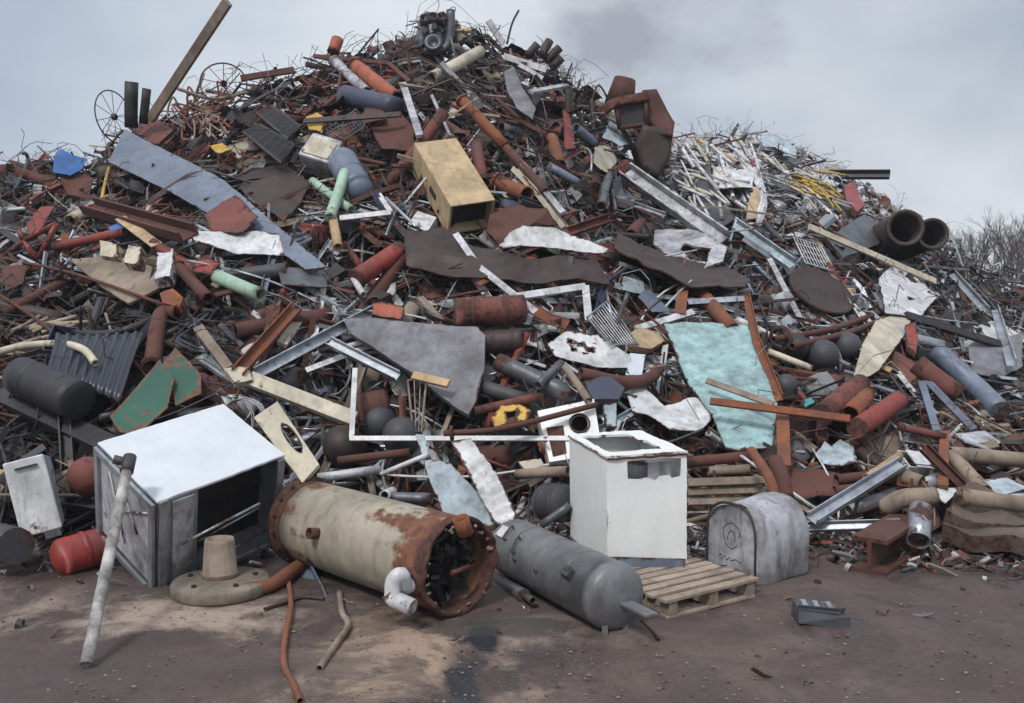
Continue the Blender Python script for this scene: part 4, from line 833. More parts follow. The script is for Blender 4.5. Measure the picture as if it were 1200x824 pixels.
Pi('steel_pipe', 'rusty pipe behind the pale pipes above the boiler', 'pipe', 'rust_brown', [(396, 540), (480, 530)], 10, Y=[8.2, 8.2])
Pi('steel_pipe', 'grey stub pipe with an open end just above the boiler', 'pipe', 'steel_grey', [(448, 582), (506, 584)], 13, Y=[7.3, 7.2])
Pi('steel_pipe', 'short pipe with a flanged white ring facing out above the boiler', 'pipe', 'white_paint', [(460, 576), (450, 581)], 12, Y=[7.5, 7.15])
Pi('steel_pipe', 'thin white pipe slanting across above the boiler', 'pipe', 'white_paint', [(446, 556), (504, 532)], 6, Y=[7.8, 7.8])
Pi('steel_pipe', 'pale brown level pipe left of the white cooker', 'pipe', 'old_wood', [(606, 556), (666, 552)], 12, Y=[7.8, 7.5])
Pi('steel_pipe', 'grey pipe leaning left of the white cooker above the tank', 'pipe', 'steel_grey', [(634, 616), (668, 592)], 10, Y=[7.3, 7.3])
Pi('steel_pipe', 'thick brick red pipe below the grey balls', 'pipe', 'faded_red', [(964, 486), (1008, 450)], 25, .5, False, lm='the thick brick red pipe')
Pi('steel_pipe', 'orange yellow short pipe between the two brick red pipes', 'pipe', 'rust_orange', [(996, 486), (1014, 464)], 22, .45)
Pi('steel_pipe', 'bright red pipe lying right of the orange yellow pipe', 'pipe', 'red_primer', [(1004, 502), (1054, 468)], 23, .5, False, lm='the bright red pipe')
Pi('steel_pipe', 'dark capped red pipe sloping down toward the right edge', 'pipe', 'faded_red', [(1074, 426), (1124, 464)], 24, .5, lm='the dark-capped red pipe')
Pi('steel_pipe', 'long slate grey duct sloping down at right', 'duct', 'blue_grey', [(1096, 410), (1140, 450), (1172, 482)], 24, .45, False, lm='the slate grey duct')
Pi('steel_pipe', 'long brown pipe running level from under the orange post', 'pipe', 'old_wood', [(1112, 532), (1204, 540)], 18, .45, lm='the long tan brown pipe')
Pi('steel_pipe', 'tan brown pipe slanting down right of the orange post', 'pipe', 'old_wood', [(1114, 534), (1154, 576)], 17, .5)
Pi('steel_pipe', 'fat tan pipe lying above the I-beam offcut', 'pipe', 'old_wood', [(1036, 596), (1060, 584), (1096, 582)], 22, Y=[7.6, 7.5, 7.5])
Pi('steel_pipe', 'brown pipe lying level left of the bright silver channel', 'pipe', 'rust_brown', [(980, 562), (1036, 556)], 13, .4)
Pi('steel_pipe', 'rusty brown pipe below the jagged pale blue scrap', 'pipe', 'rust_brown', [(978, 576), (1016, 572)], 14, .4)
Pi('steel_pipe', 'dark open pipe mouth right of the bright silver channel', 'pipe', 'old_wood', [(1052, 556), (1080, 566)], 18, .45)
Pi('steel_pipe', 'short orange tan pipe over the end of the silver channel', 'pipe', 'wood', [(1016, 560), (1054, 534)], 10, .5)
Pi('steel_pipe', 'long tan pipe at the lower right edge over the rubble block', 'pipe', 'old_wood', [(1126, 582), (1206, 592)], 20, Y=[7.3, 7.2])
Pi('steel_pipe', 'thin red pipe running level below the grey leaning bars', 'pipe', 'faded_red', [(1052, 500), (1108, 512)], 9, .5)
Pi('steel_pipe', 'brown long branch-like pipe over the grey balls', 'pipe', 'rust_brown', [(906, 398), (980, 384), (1046, 360)], 7, .6)
Pi('steel_pipe', 'second brown branch-like pipe running to the cream sheet', 'pipe', 'rust_brown', [(928, 406), (1000, 388), (1050, 366), (1066, 352)], 7, .65)
Pi('steel_pipe', 'white pipe slanting left of the grey balls', 'pipe', 'cream', [(900, 412), (952, 432)], 8, .45)
Pi('steel_pipe', 'rusty pipe of the red bar bundle left of plywood cabinet', 'pipe', 'rust_brown', [(376, 128), (398, 110)], 6, .4)
# big open pipes on the right skyline
for i, (x, y, w_, lb) in enumerate(((1061, 267, 42, 'larger left one of two big open pipes facing the camera on the right skyline'), (1093, 274, 36, 'smaller right one of two big open pipes facing the camera on the right skyline'))):
    Yq = 16.0 + i * .5
    t = empty('large_pipe', W(x, y + w_ / 2, Yq), lb, 'large pipe', ('the big left open pipe', 'the big right open pipe')[i], (x, y), 'two big open pipes')
    c = W(x, y, Yq); axv = Vector((.10, 1, -.08)).normalized(); r = w_ / 2 * Yq / F
    mb = MB(); mb.lathe(c, axv, [(1.9, r * .96), (.1, r * .96), (.1, r * .8), (1.7, r * .8), (1.7, 0)], 36, [.1] * 5); mb.build('barrel', 'rust_dark', t)
    mb = MB(); mb.lathe(c, axv, [(.11, r * .97), (.09, r * 1.03), (-.01, r * 1.03), (-.02, r * .98), (-.01, r * .8), (.12, r * .79)], 36, [.15] * 6); mb.build('collar', 'rust_dark', t)
# dark cylinder at far left
drum('black_cylinder', 'dark round-ended cylinder lying in front of the dark ribbed sheet', 'charcoal', (24, 440), (92, 470), 46, lift=.5, cat='cylinder', lm='the black cylinder', dome=.15)
Ba('steel_beam', 'dark box beam sloping under the black cylinder', 'beam', 'charcoal', [(0, 462), (132, 524)], 24, 'box', .2)
drum('metal_drum', 'brown red drum lying level right of the grey machine cover', 'faded_red', (536, 366), (614, 362), 34, .5, lm='the brown red drum', bandmat='rust_brown')
drum('metal_drum', 'dark rusted drum under the brown red drum', 'rust_dark', (566, 402), (612, 398), 28, .35, open_=True)
drum('blue_barrel', 'slate blue barrel lying below the orange red pipe near the summit', 'navy', (404, 112), (464, 126), 24, .4, lm='the slate blue barrel', cat='barrel')
drum('metal_drum', 'dark grey drum left of the white cooker behind the grey tank', 'dark_grey', (640, 588), (664, 590), 44, Y=[7.6, 7.4], lm='the drum behind the grey tank')
drum('metal_drum', 'rusty brown drum half hidden left of the grey balls', 'rust_brown', (420, 480), (452, 474), 36, .2)
ball('grey_ball_tank', 'dark round tank end, left one of two under the machine cover', 'tank end', 'dark_grey', 444, 496, 22, .15)
ball('grey_ball_tank', 'dark round tank end, right one of two under the machine cover', 'tank end', 'dark_grey', 470, 510, 22, .25, Y=8.6)
ball('grey_ball_tank', 'brownish round tank end right of the oval-hole panel', 'tank end', 'rust_dark', 402, 522, 24, .2, Y=8.6)
ball('grey_ball_tank', 'grey round float, middle one of three right of the mint panel', 'tank end', 'dark_grey', 965, 416, 18, .55, lm='the middle grey ball')
ball('grey_ball_tank', 'grey round float, right one of three right of the mint panel', 'tank end', 'dark_grey', 992, 406, 17, .5)
ball('grey_ball_tank', 'grey round float, left one of three right of the mint panel', 'tank end', 'charcoal', 934, 407, 15, .45)
ball('grey_ball_tank', 'small grey tank end right of the foot of the mint panel', 'tank end', 'dark_grey', 921, 452, 14, .4)
# round disc
def disc(name, label, cat, m, px, py, a, n, lift=.4, th=.02, lm=None):
    Y = hitY(px, py) - lift; c = W(px, py, Y); r = a * Y / F; mb = MB()
    mb.lathe(c, n, [(-th, 0), (-th, r), (0, r * 1.01), (th, r), (th * .6, r * .93), (th * 1.2, r * .3), (th * 1.3, 0)], 44, [0, .6, .6, .6, .2, 0, 0]); return tag(mb.build(name, m), label, cat, None, lm, (px, py))
disc('round_lid', 'dark brown round lid lying tilted in the right part of the heap', 'lid', 'rust_dark', 962, 341, 40, Vector((.35, -.75, .9)), .5, .03, 'the dark round lid')
disc('round_lid', 'tan pale round flange plate lying on the summit side of the heap', 'lid', 'cream', 600, 222, 13, Vector((-.2, -1, .5)), .4, .02)
# --- spoked wheel, wire wheel, racks
def wheel(name, label, px, py, rpx, nrm, m='rust_brown', spokes=9, lm=None, Y=None, hub=True, wr=.012):
    Yq = Y or hitY(px, py) - .25; c = W(px, py, Yq); r = rpx * Yq / F; n = Vector(nrm).normalized(); a = Vector((0, 0, 1)); a = (a - n * a.dot(n)).normalized(); b = n.cross(a)
    t = empty(name, c - Vector((0, 0, r)), label, 'wheel', lm, (px, py))
    mb = MB(); mb.tube([c + (a * math.cos(k * PI / 18) + b * math.sin(k * PI / 18)) * r for k in range(37)], wr, 8, False, False, 0); mb.build('rim', m, t)
    mb = MB(); mb.lathe(c - n * .04, n, [(0, .03), (.02, .05), (.06, .05), (.08, .03)], 14); mb.build('hub', m, t)
    for k in range(spokes):
        q = k * 2 * PI / spokes; mb = MB(); mb.tube([c, c + (a * math.cos(q) + b * math.sin(q)) * r], wr * .5, 5, False, False, 0); mb.build('spoke', m, t)
wheel('spoked_wheel', 'rusty spoked wheel standing against the sky at upper left', 262, 98, 26, (.25, -1, .3), lm='the spoked wheel', Y=14.4)
wheel('wire_hoop', 'narrow wire hoop wheel hanging at the far left skyline', 134, 137, 30, (1, -.35, .1), 'dark_grey', 10, 'the wire hoop wheel', Y=14.1, wr=.01)
def rack(name, label, cat, m, corners, nx, ny, lift=.5, lm=None, wr=.006, sag=0):
    fn, c = plane_fit(corners, lift); q = [fn(*p) for p in corners]
    t = empty(name, q[3], label, cat, lm, c)
    def at(u, v): return (q[0] * (1 - u) + q[1] * u) * (1 - v) + (q[3] * (1 - u) + q[2] * u) * v
    mb = MB(); mb.tube([at(0, 0), at(1, 0), at(1, 1), at(0, 1), at(0, 0)], wr * 2, 6, False, False, 0); mb.build('rim', m, t)
    mb = MB()
    for i in range(1, nx): mb.tube([at(i / nx, v / 4) for v in range(5)], wr, 5, False, False, 0)
    for i in range(1, ny): mb.tube([at(v / 4, i / ny) for v in range(5)], wr, 5, False, False, 0)
    mb.build('wire_grid', m, t)
rack('wire_rack', 'white wire rack lying above the dark round lid', 'wire rack', 'white_paint', [(930, 278), (962, 288), (978, 318), (944, 308)], 9, 4, .55, 'the white wire rack')
rack('fan_guard', 'wire guard frame with a green edge above the perforated panel', 'wire rack', 'galvanised', [(688, 372), (712, 352), (748, 404), (716, 404)], 10, 1, .55, 'the wire guard frame')
rack('wire_grille', 'thin dark wire grille beside the yellow casing', 'wire rack', 'steel_grey', [(382, 152), (418, 128), (428, 148), (404, 164)], 9, 5, .45)
rack('plastic_crate', 'dark plastic crate side with a teal rim up on the left slope', 'crate', 'charcoal', [(300, 132), (318, 124), (352, 148), (338, 164)], 12, 6, .5, 'the dark plastic crates', .01)
rack('plastic_crate', 'dark wire crate side left of the pale boxy machine', 'crate', 'charcoal', [(285, 155), (305, 146), (345, 170), (330, 192)], 12, 6, .5, None, .01)
rack('bed_grid', 'thin wire frame hanging below the grey machine cover', 'wire rack', 'old_wood', [(478, 446), (500, 442), (494, 506), (484, 506)], 3, 1, .5)
# --- rusted hopper on the skyline right of the peak
Yh = hitY(750, 190) - .4
t = empty('rusted_hopper', W(752, 208, Yh), 'big rusted hopper with black openings standing on the skyline right of the peak', 'hopper', 'the rusted hopper', (752, 150))
k = Yh / F
def hq(px, py, d=0): return W(px, py, Yh + d)
fh = lambda x, y: hq(x, y, .25 - (y - 100) * .001)
nh = plane_nrm(fh, (760, 140))
sheet_mesh([(752, 108), (768, 107), (779, 128), (788, 148), (784, 166), (770, 162), (757, 140)], fh, nh, .25, .08, (), .15).build('bowl_plate', 'rust_brown', t)
sheet_mesh([(750, 152), (786, 156), (782, 190), (768, 213), (750, 200), (742, 174)], fh, nh, .5, .06, (), .15).build('lower_bin', 'rust_dark', t)
sheet_mesh([(698, 128), (716, 116), (758, 108), (762, 118), (724, 124), (704, 138)], lambda x, y: hq(x, y, -.05), nh, .12, .1, (), .12).build('lip', 'wood', t).data.materials[0] = MATS['faded_red']
P = [hq(722, 122), hq(756, 118), hq(758, 146), hq(726, 150)]
mb = MB(); mb.box(P[3], P[2] - P[3], Vector((.02, .5, .05)), P[0] - P[3], .5); mb.build('shade_void', 'black', t)  # solid black block painted as the shade within the hopper opening
for a, b in ((0, 1), (1, 2), (2, 3), (3, 0)):
    mb = MB(); mb.tube([P[a] - Vector((0, .02, 0)), P[b] - Vector((0, .02, 0))], .04, 6, False); mb.build('box_edge', 'rust_brown', t)
mb = MB(); mb.tube([hq(726, 124, .2), hq(733, 93, .2)], [18 * k, 13 * k], 20, True, True, .05); mb.build('chimney_stub', 'rust_brown', t)
mb = MB(); mb.tube([hq(744, 152), hq(766, 150)], .035, 8, False); mb.tube([hq(744, 152), hq(754, 176)], .03, 8, False); mb.tube([hq(764, 150), hq(774, 178)], .03, 8, False); mb.build('stand_frame', 'rust_brown', t)
# --- engine block at the summit
Ye = hitY(512, 40) - .3; k = Ye / F
t = empty('engine_block', W(512, 64, Ye), 'dark grey engine block perched on the very summit of the heap', 'engine', 'the engine block', (512, 38))
def eq(px, py, d=0): return W(px, py, Ye + d)
mb = MB(); M = Matrix.Rotation(.2, 3, 'Y') @ Matrix.Rotation(.3, 3, 'Z'); mb.bbox(eq(508, 38, .3), 34 * k, .5, 34 * k, M); o = mb.build('block', 'steel_grey', t); bevel(o, .03)
for i, (x, y, r_) in enumerate(((498, 20, 6), (508, 18, 6), (518, 18, 6))):
    mb = MB(); mb.tube([eq(x, y + 10, .1), eq(x, y, -.05)], r_ * k, 12, True); mb.build('cylinder_sleeve', 'dark_grey', t)
mb = MB(); mb.tube(catmull([eq(494, 44), eq(496, 58), (eq(510, 62)), eq(524, 54), eq(528, 36), eq(528, 12)], 4), 5 * k, 12, True); mb.build('manifold', 'galvanised', t).data.materials[0] = MATS['steel_grey']
for q in range(14): mb = MB(); mb.bbox(eq(R.uniform(492, 524), R.uniform(20, 58), R.uniform(-.1, .1)), R.uniform(.05, .18), R.uniform(.05, .12), R.uniform(.05, .14), Matrix.Rotation(R.uniform(0, 3), 3, 'Y')); mb.build('casting', 'dark_grey' if q % 3 else 'tank_silver', t)
mb = MB(); mb.lathe(eq(508, 52, -.12), (0, -1, .2), [(0, 10 * k), (.08, 10 * k), (.1, 7 * k), (.02, 5 * k), (.02, 0)], 22); mb.build('pulley', 'steel_grey', t)
# --- white box with a round hole
Yb = hitY(664, 510) - .55
t = empty('burner_box', W(666, 538, Yb), 'white square box with a brown square and a round black hole', 'box', 'the box with the round hole', (664, 510))
hole = [(679 + 10 * math.cos(a), 497 + 10 * math.sin(a)) for a in [k * PI / 8 for k in range(16)]]
fn = lambda x, y: W(x, y, Yb - (y - 510) * .004)
c = (664, 510); n = plane_nrm(fn, c)
mb = sheet_mesh([(630, 482), (696, 468), (706, 532), (644, 542)], fn, n, .02, 0, [hole], .2); mb.build('front_plate', 'cooker_white', t)
P = [fn(630, 482), fn(696, 468), fn(706, 532), fn(644, 542)]
mb = MB(); dp = -n * .3
for a, b in ((0, 1), (1, 2), (2, 3), (3, 0)): mb.box(P[a] - n * .011, P[b] - P[a], dp, (P[(b + 1) % 4] - P[b]) * .03)
o = mb.build('side_walls', 'cooker_white', t); recalc(o)
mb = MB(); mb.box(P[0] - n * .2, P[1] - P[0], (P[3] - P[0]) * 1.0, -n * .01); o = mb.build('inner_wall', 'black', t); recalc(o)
mb = sheet_mesh([(640, 502), (660, 499), (664, 532), (648, 536)], lambda x, y: fn(x, y) + n * .014, n, .004, 0, (), .3); mb.build('brown_patch', 'rust_brown', t)
mb = MB(); cc = fn(679, 497); mb.lathe(cc, n, [(.009, 10.5 * Yb / F), (.03, 10.5 * Yb / F), (.03, 12.5 * Yb / F), (.009, 12.5 * Yb / F)], 24, [1] * 4); mb.build('hole_collar', 'dark_grey', t)
# yellow castings
def lump(name, label, cat, m, poly, lift=.4, th=.1, lm=None, hol=()):
    o = sheet(name, label, cat, m, poly, th, .06 if th < .3 else .3, lift, holes=hol, lm=lm); return o
lump('yellow_casting', 'yellow machine casing left of the box with the round hole', 'casing', 'yellow', [(576, 494), (588, 480), (610, 478), (624, 484), (618, 496), (596, 500), (580, 504)], .5, .08, 'the yellow casing', [[(594, 488), (606, 486), (604, 493), (596, 494)]])
lump('yellow_casting', 'small yellow casing left of the slate blue barrel', 'casing', 'yellow', [(358, 136), (372, 132), (382, 142), (378, 156), (362, 154)], .4, .08, 'the small yellow casing')
lump('yellow_casting', 'ochre metal bowl right of the wire guard frame', 'casing', 'yellow', [(732, 396), (744, 388), (770, 392), (776, 404), (760, 412), (738, 408)], .4, .08).data.materials[0] = MATS['ply']
lump('yellow_casting', 'pale yellow casting left of the white cooker', 'casing', 'cream', [(608, 544), (634, 540), (640, 552), (618, 556)], .5, .08)
lump('yellow_casting', 'ochre scrap under the dark plastic crates', 'casing', 'yellow', [(246, 174), (262, 170), (272, 178), (258, 184)], .4, .06)
lump('red_casting', 'bright red curved handle above the grey machine cover', 'handle', 'orange_red', [(437, 358), (456, 358), (474, 364), (470, 378), (448, 374), (436, 372)], .45, .06, 'the bright red handle')
lump('red_casting', 'small bright red casing on the far heap right of the yellow cables', 'casing', 'bright_red', [(986, 224), (998, 218), (1012, 244), (1004, 250), (990, 236)], .4, .12, 'the bright red casing')
lump('red_casting', 'small red piece in the pale tangle of the far heap', 'casing', 'bright_red', [(878, 188), (888, 184), (892, 198), (880, 200)], .4, .08)
lump('red_casting', 'dark red drooping fabric-like piece under the ribbed sheet', 'casing', 'bright_red', [(1060, 384), (1072, 382), (1076, 402), (1072, 420), (1062, 412)], .4, .06).data.materials[0] = MATS['red_primer']
lump('red_casting', 'dirty red casting above the light green open pipe', 'casing', 'red_primer', [(224, 312), (244, 306), (258, 314), (250, 326), (230, 324)], .4, .1)
lump('teal_casting', 'small bright teal piece right of the mint panel', 'casing', 'teal', [(938, 472), (950, 468), (956, 474), (944, 480)], .5, .05)
lump('blue_casting', 'bright blue piece under the red level pipe end', 'casing', 'bright_blue', [(128, 270), (142, 264), (150, 272), (138, 280)], .4, .08)
for i_, (pl, lb_) in enumerate((([(1104, 622), (1136, 634), (1176, 640), (1216, 650), (1216, 632), (1170, 624), (1128, 614), (1106, 612)], 'lowest'), ([(1106, 612), (1140, 622), (1180, 628), (1216, 634), (1216, 616), (1164, 606), (1122, 600)], 'middle'), ([(1112, 600), (1140, 607), (1216, 618), (1214, 600), (1168, 590), (1128, 588)], 'topmost'))):
    Sh('rubble_slab', lb_ + ' of three rough dark brown layered slabs at the lower right corner', 'slab', 'dark_slab', pl, .14, .2, .5 + i_ * .06, lm='the brown slabs' if i_ == 1 else None)
lump('white_box', 'white block standing right on the tan dirty board', 'box', 'white_paint', [(186, 292), (206, 296), (203, 332), (184, 334)], .5, .12, 'the white block on the board')
lump('white_box', 'off-white box left on the tan dirty board', 'box', 'cream', [(122, 286), (142, 290), (142, 306), (122, 304)], .5, .12)
lump('white_box', 'off-white box in the middle of the tan dirty board', 'box', 'cream', [(152, 288), (168, 292), (166, 314), (148, 312)], .5, .12)
lump('white_box', 'white curled tin at the foot of the main slope, left of cream bar', 'tin', 'cream', [(262, 434), (292, 432), (296, 446), (276, 452)], .4, .06)
lump('wire_bundle', 'orange copper-like clump right of the tan dirty board', 'clump', 'rust_orange', [(188, 346), (204, 342), (216, 352), (210, 362), (192, 358)], .5, .1)
lump('blue_casting', 'bluish clear tin left of the rusty hole box', 'tin', 'light_blue', [(706, 474), (722, 472), (722, 502), (710, 504)], .4, .05)
lump('blue_casting', 'blue grey motor casing behind the box with the round hole', 'motor', 'navy', [(682, 454), (712, 448), (730, 460), (722, 474), (694, 474)], .4, .12)
# red frame at left (bicycle-like bars)
pts = {'a': (0, 304), 'b': (28, 282), 'c': (44, 306), 'd': (66, 262), 'e': (22, 270)}
fr = {k_: W(*v, hitY(24, 288) - .5) for k_, v in pts.items()}
t = empty('red_tubing', fr['c'], 'bright red tubular frame poking out at the left edge', 'frame', 'the bright red frame', (30, 288))
for a, b in (('a', 'b'), ('b', 'c'), ('b', 'd'), ('c', 'd'), ('e', 'b')):
    mb = MB(); mb.tube([fr[a], fr[b]], .035, 10, False); mb.build('frame_tube', 'bright_red', t)
# hoses and cables on the ground
def ground_hose(label, m, pts, r, cat='hose', lm=None, zs=None):
    P = [G(p[0], p[1], 0) + Vector((0, 0, r + (zs[i] if zs else 0))) for i, p in enumerate(pts)]
    mb = MB(); mb.tube(catmull(P, 6), r, 10, True, True, .05); mid = pts[len(pts) // 2]; return tag(mb.build('hose', m), label, cat, None, lm, mid)
ground_hose('orange brown hose snaking over the ground toward the camera', 'rust_orange', [(338, 682), (341, 715), (334, 752), (333, 782), (344, 806), (352, 826)], .018, lm='the orange brown hose')
ground_hose('thin brown bent rod lying on the ground beside the orange hose', 'old_wood', [(398, 698), (401, 722), (408, 736), (394, 758), (374, 788)], .02, 'rod')
ground_hose('thick rust orange flaking beam-like hose left of the boiler', 'rust_orange', [(286, 700), (318, 694), (344, 676), (356, 668)], .05)
ground_hose('dark twig-like wire lying on the ground left of the orange hose', 'rust_dark', [(310, 716), (335, 708), (356, 702), (380, 704)], .012, 'wire')
ground_hose('thin dark wire on the ground right of the grey pressure tank', 'rust_dark', [(752, 730), (764, 742), (772, 752)], .01, 'wire')
# cables, yellow, far heap: each strand a thing
for i in range(14):
    x0, y0 = 928 + R.uniform(-6, 20), 198 + R.uniform(0, 22); dx = R.uniform(24, 56)
    Pi('cable', 'thin yellow cable in the bunch left of the bright red casing', 'cable', 'yellow' if i % 3 else 'cream', [(x0, y0), (x0 + dx * .5, y0 + R.uniform(-2, 12)), (x0 + dx, y0 + R.uniform(4, 34))], 2.6, .45, False)['group'] = 'yellow cables in a bunch on the far heap'
# loose hooked cables by the spoked wheel
for i in range(22):
    x0, y0 = R.uniform(205, 262), R.uniform(100, 150)
    Pi('cable', 'thin rusty cable in the tangle below the spoked wheel', 'cable', R.choice(['rust_orange', 'rust_brown', 'old_wood']), [(x0, y0), (x0 + R.uniform(-18, 18), y0 + R.uniform(-18, 8)), (x0 + R.uniform(-26, 26), y0 + R.uniform(-12, 22)), (x0 + R.uniform(-20, 20), y0 + R.uniform(5, 26))], 2.4, .3, False)['group'] = 'rusty cables tangled below the spoked wheel'
for i in range(16):
    x0, y0 = R.uniform(0, 70), R.uniform(378, 412)
    Pi('straw_strip', 'tan fibrous strip in the bundle at the far left edge', 'strip', 'straw', [(x0, y0), (x0 + R.uniform(20, 46), y0 + R.uniform(-16, 4))], 4.5, .3, False)['group'] = 'tan fibrous strips bundled at the left edge'
# long dark rods / wires crossing the left
for i, (lb, m_, pts, w_) in enumerate((('long thin brown rod crossing the left slope under the tan board', 'rust_brown', [(0, 302), (90, 322), (200, 360)], 4),
    ('thin dark rod sloping over the tan fibrous bundle', 'rust_brown', [(0, 346), (40, 372), (74, 400)], 4),
    ('thin yellow stick standing below the blue tarpaulin', 'yellow', [(128, 196), (119, 236)], 4),
    ('thin upright wire standing over the summit right of the engine', 'rust_dark', [(594, 52), (600, 28), (608, 12)], 2.4),
    ('hooked thin rod standing on the left skyline', 'dark_grey', [(18, 222), (32, 190), (30, 180), (26, 180)], 4),
    ('thin brown bar running level over the pale machine', 'rust_brown', [(396, 108), (402, 62)], 4),
    ('thin pale rod rising right of the plywood cabinet', 'tank_silver', [(528, 160), (506, 112)], 4),
    ('thin rod bowed across the sky left of the spoked wheel', 'old_wood', [(208, 104), (250, 116), (290, 108)], 4),
    ('thin pale rod above the yellow casing near the boxy machine', 'galvanised', [(452, 232), (490, 268)], 4),
    ('thin wire arching up beside the rusted hopper', 'rust_dark', [(716, 122), (702, 100), (694, 116), (690, 130)], 2.4))):
    Pi('metal_rod', lb, 'rod', m_, pts, w_, .5, False)
# white rods of the far heap
for i in range(70):
    x0, y0 = R.uniform(788, 880), R.uniform(160, 232); a = R.uniform(-1.2, 1.5); l = R.uniform(14, 44)
    p1 = (x0 + l * math.cos(a), y0 + l * abs(math.sin(a)))
    Pi('metal_rod', 'thin white rod in the pale tangle on the far right heap', 'rod', R.choice(['white_paint', 'cream', 'white_paint', 'tank_silver']), [(x0, y0), p1], R.uniform(2, 4.6), R.uniform(.1, .5), False)['group'] = 'white rods tangled on the far heap'
for i in range(6):
    y0 = 160 + i * 3; Pi('metal_rod', 'curved thin white rod arching over the pale tangle on the far heap', 'rod', 'white_paint', [(856 + i * 4, y0), (872 + i * 4, y0 + 36), (892 + i, y0 + 66), (888, y0 + 92)], 4, .5, False)['group'] = 'curved white rods on the far heap'

for o in list(HEROES):
    if o.type == 'MESH' and o.get('category') == 'pipe' and o.name.startswith('steel_pipe') and o.dimensions.length > .8 and len(o.data.vertices) > 150:
        vs = [v.co for v in o.data.vertices]; n = 14
        c0 = sum((vs[i] for i in range(n)), Vector()) / n; c1 = sum((vs[n + i] for i in range(n)), Vector()) / n; r0 = (vs[0] - c0).length
        if r0 < .05 or (c1 - c0).length < .02 or R.random() < .35: continue
        mb = MB(); ax = (c1 - c0).normalized(); mb.lathe(c0 + ax * .015, ax, [(0, r0 * .99), (0, r0 * 1.3), (.025, r0 * 1.3), (.025, r0 * .99)], 20, [.6] * 4)
        mb.build('flange', o.data.materials[0], o, origin=Vector((0, 0, 0)))
# ================================================================== LOOSE SCRAP BETWEEN THE NAMED THINGS
bpy.context.view_layer.update()
V_, F_ = [], []
for o in C.objects:
    if o.type == 'MESH':
        off = len(V_); M = (o.parent.location if o.parent else Vector((0, 0, 0))) + o.location
        V_ += [v.co + M for v in o.data.vertices]; F_ += [[i + off for i in p.vertices] for p in o.data.polygons]
BV = BVHTree.FromPolygons(V_, F_)
def hides_hero(pts, slack=.03):
    for p in pts:
        d = p - CAM; L_ = d.length
        h = BV.ray_cast(CAM, d.normalized(), 60)
        if h[0] is not None and h[3] > L_ - slack and h[3] < L_ + 3: return True
    return False
def zone(px, py):
    if px > 780 and py < 262: return 'pale'
    if px > 1080 and py > 260: return 'greyright' if py < 480 else 'tan'
    if px < 230 and py > 350: return 'dark'
    if py > 480 and px > 800: return 'tan'
    if py < 230: return 'rust'
    if py > 480: return 'mid'
    return 'mix'
PAL = {'pale': dict(white_paint=7, cream=4, tank_silver=5, rust_brown=3, steel_grey=3, rust_dark=2, galvanised=3, light_blue=1),
       'greyright': dict(steel_grey=4, galvanised=3, white_paint=3, rust_dark=4, dark_grey=4, rust_brown=3, charcoal=2, light_blue=2),
       'dark': dict(charcoal=6, rust_dark=5, dark_grey=4, rust_brown=3, navy=2, old_wood=2, faded_red=1),
       'tan': dict(old_wood=6, rust_brown=6, faded_red=3, rust_dark=4, tank_silver=2, steel_grey=3, white_paint=1, rust_orange=1, cream=1),
       'rust': dict(rust_brown=9, rust_dark=8, faded_red=5, rust_orange=1.0, red_primer=1.6, dark_grey=3, steel_grey=2, tank_silver=3, light_blue=.6, cream=.6, old_wood=2, orange_red=.4, charcoal=3, navy=1, white_paint=.7),
       'mid': dict(steel_grey=3, tank_silver=4, white_paint=5, light_blue=2, rust_brown=5, rust_dark=4, dark_grey=4, charcoal=3, rust_orange=1, faded_red=2, galvanised=3, old_wood=2),
       'mix': dict(rust_brown=7, rust_dark=7, steel_grey=2.5, dark_grey=3, charcoal=4, white_paint=4, light_blue=1.5, tank_silver=4, galvanised=2.5, faded_red=3, rust_orange=1.5, red_primer=1.2, cream=1, blue_grey=1.5, pale_green=.3, old_wood=2, navy=1)}
PALL = {k: (list(v), list(v.values())) for k, v in PAL.items()}
def pick(z, rr=R): ks, ws = PALL[z]; return rr.choices(ks, ws)[0]
SPOTS = [(655, 320, 60, 13), (640, 305, 40, 10), (775, 350, 55, 12), (120, 374, 80, 12), (260, 372, 40, 18), (300, 300, 50, 12), (470, 455, 40, 28), (540, 410, 0, 0), (500, 350, 50, 14), (395, 470, 30, 20),
         (250, 395, 30, 20), (60, 520, 70, 30), (240, 520, 60, 30), (560, 285, 40, 12), (730, 470, 25, 22), (790, 500, 35, 15), (820, 590, 30, 18), (1110, 350, 40, 20), (640, 590, 40, 25), (420, 330, 40, 15), (340, 205, 40, 20),
         (505, 190, 14, 30), (690, 250, 40, 14), (900, 440, 40, 18), (1075, 450, 25, 30), (1060, 540, 40, 14), (1000, 300, 50, 14), (1140, 470, 30, 20), (590, 190, 30, 40), (720, 190, 20, 40), (450, 200, 30, 30), (1050, 610, 60, 14)]
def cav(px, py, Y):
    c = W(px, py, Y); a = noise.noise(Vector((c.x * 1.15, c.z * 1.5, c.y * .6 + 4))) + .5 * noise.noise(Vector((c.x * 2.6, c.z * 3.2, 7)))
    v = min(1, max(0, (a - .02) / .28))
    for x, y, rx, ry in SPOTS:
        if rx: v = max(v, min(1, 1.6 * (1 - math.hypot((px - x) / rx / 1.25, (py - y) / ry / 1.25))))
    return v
KG = dict(steel_pipe='pipes lying in the scrap heap', metal_rod='thin rods lying in the scrap heap', metal_bar='metal bars lying in the scrap heap', metal_sheet='metal sheets lying in the scrap heap',
          steel_beam='beams lying in the scrap heap', wooden_plank='planks lying in the scrap heap', bent_tube='bent tubes in the scrap heap', wire_coil='wire coils in the scrap heap', metal_box='small boxes in the scrap heap', metal_can='cans and tins in the scrap heap', angle_bar='angle bars in the scrap heap', flat_strip='flat strips in the scrap heap')
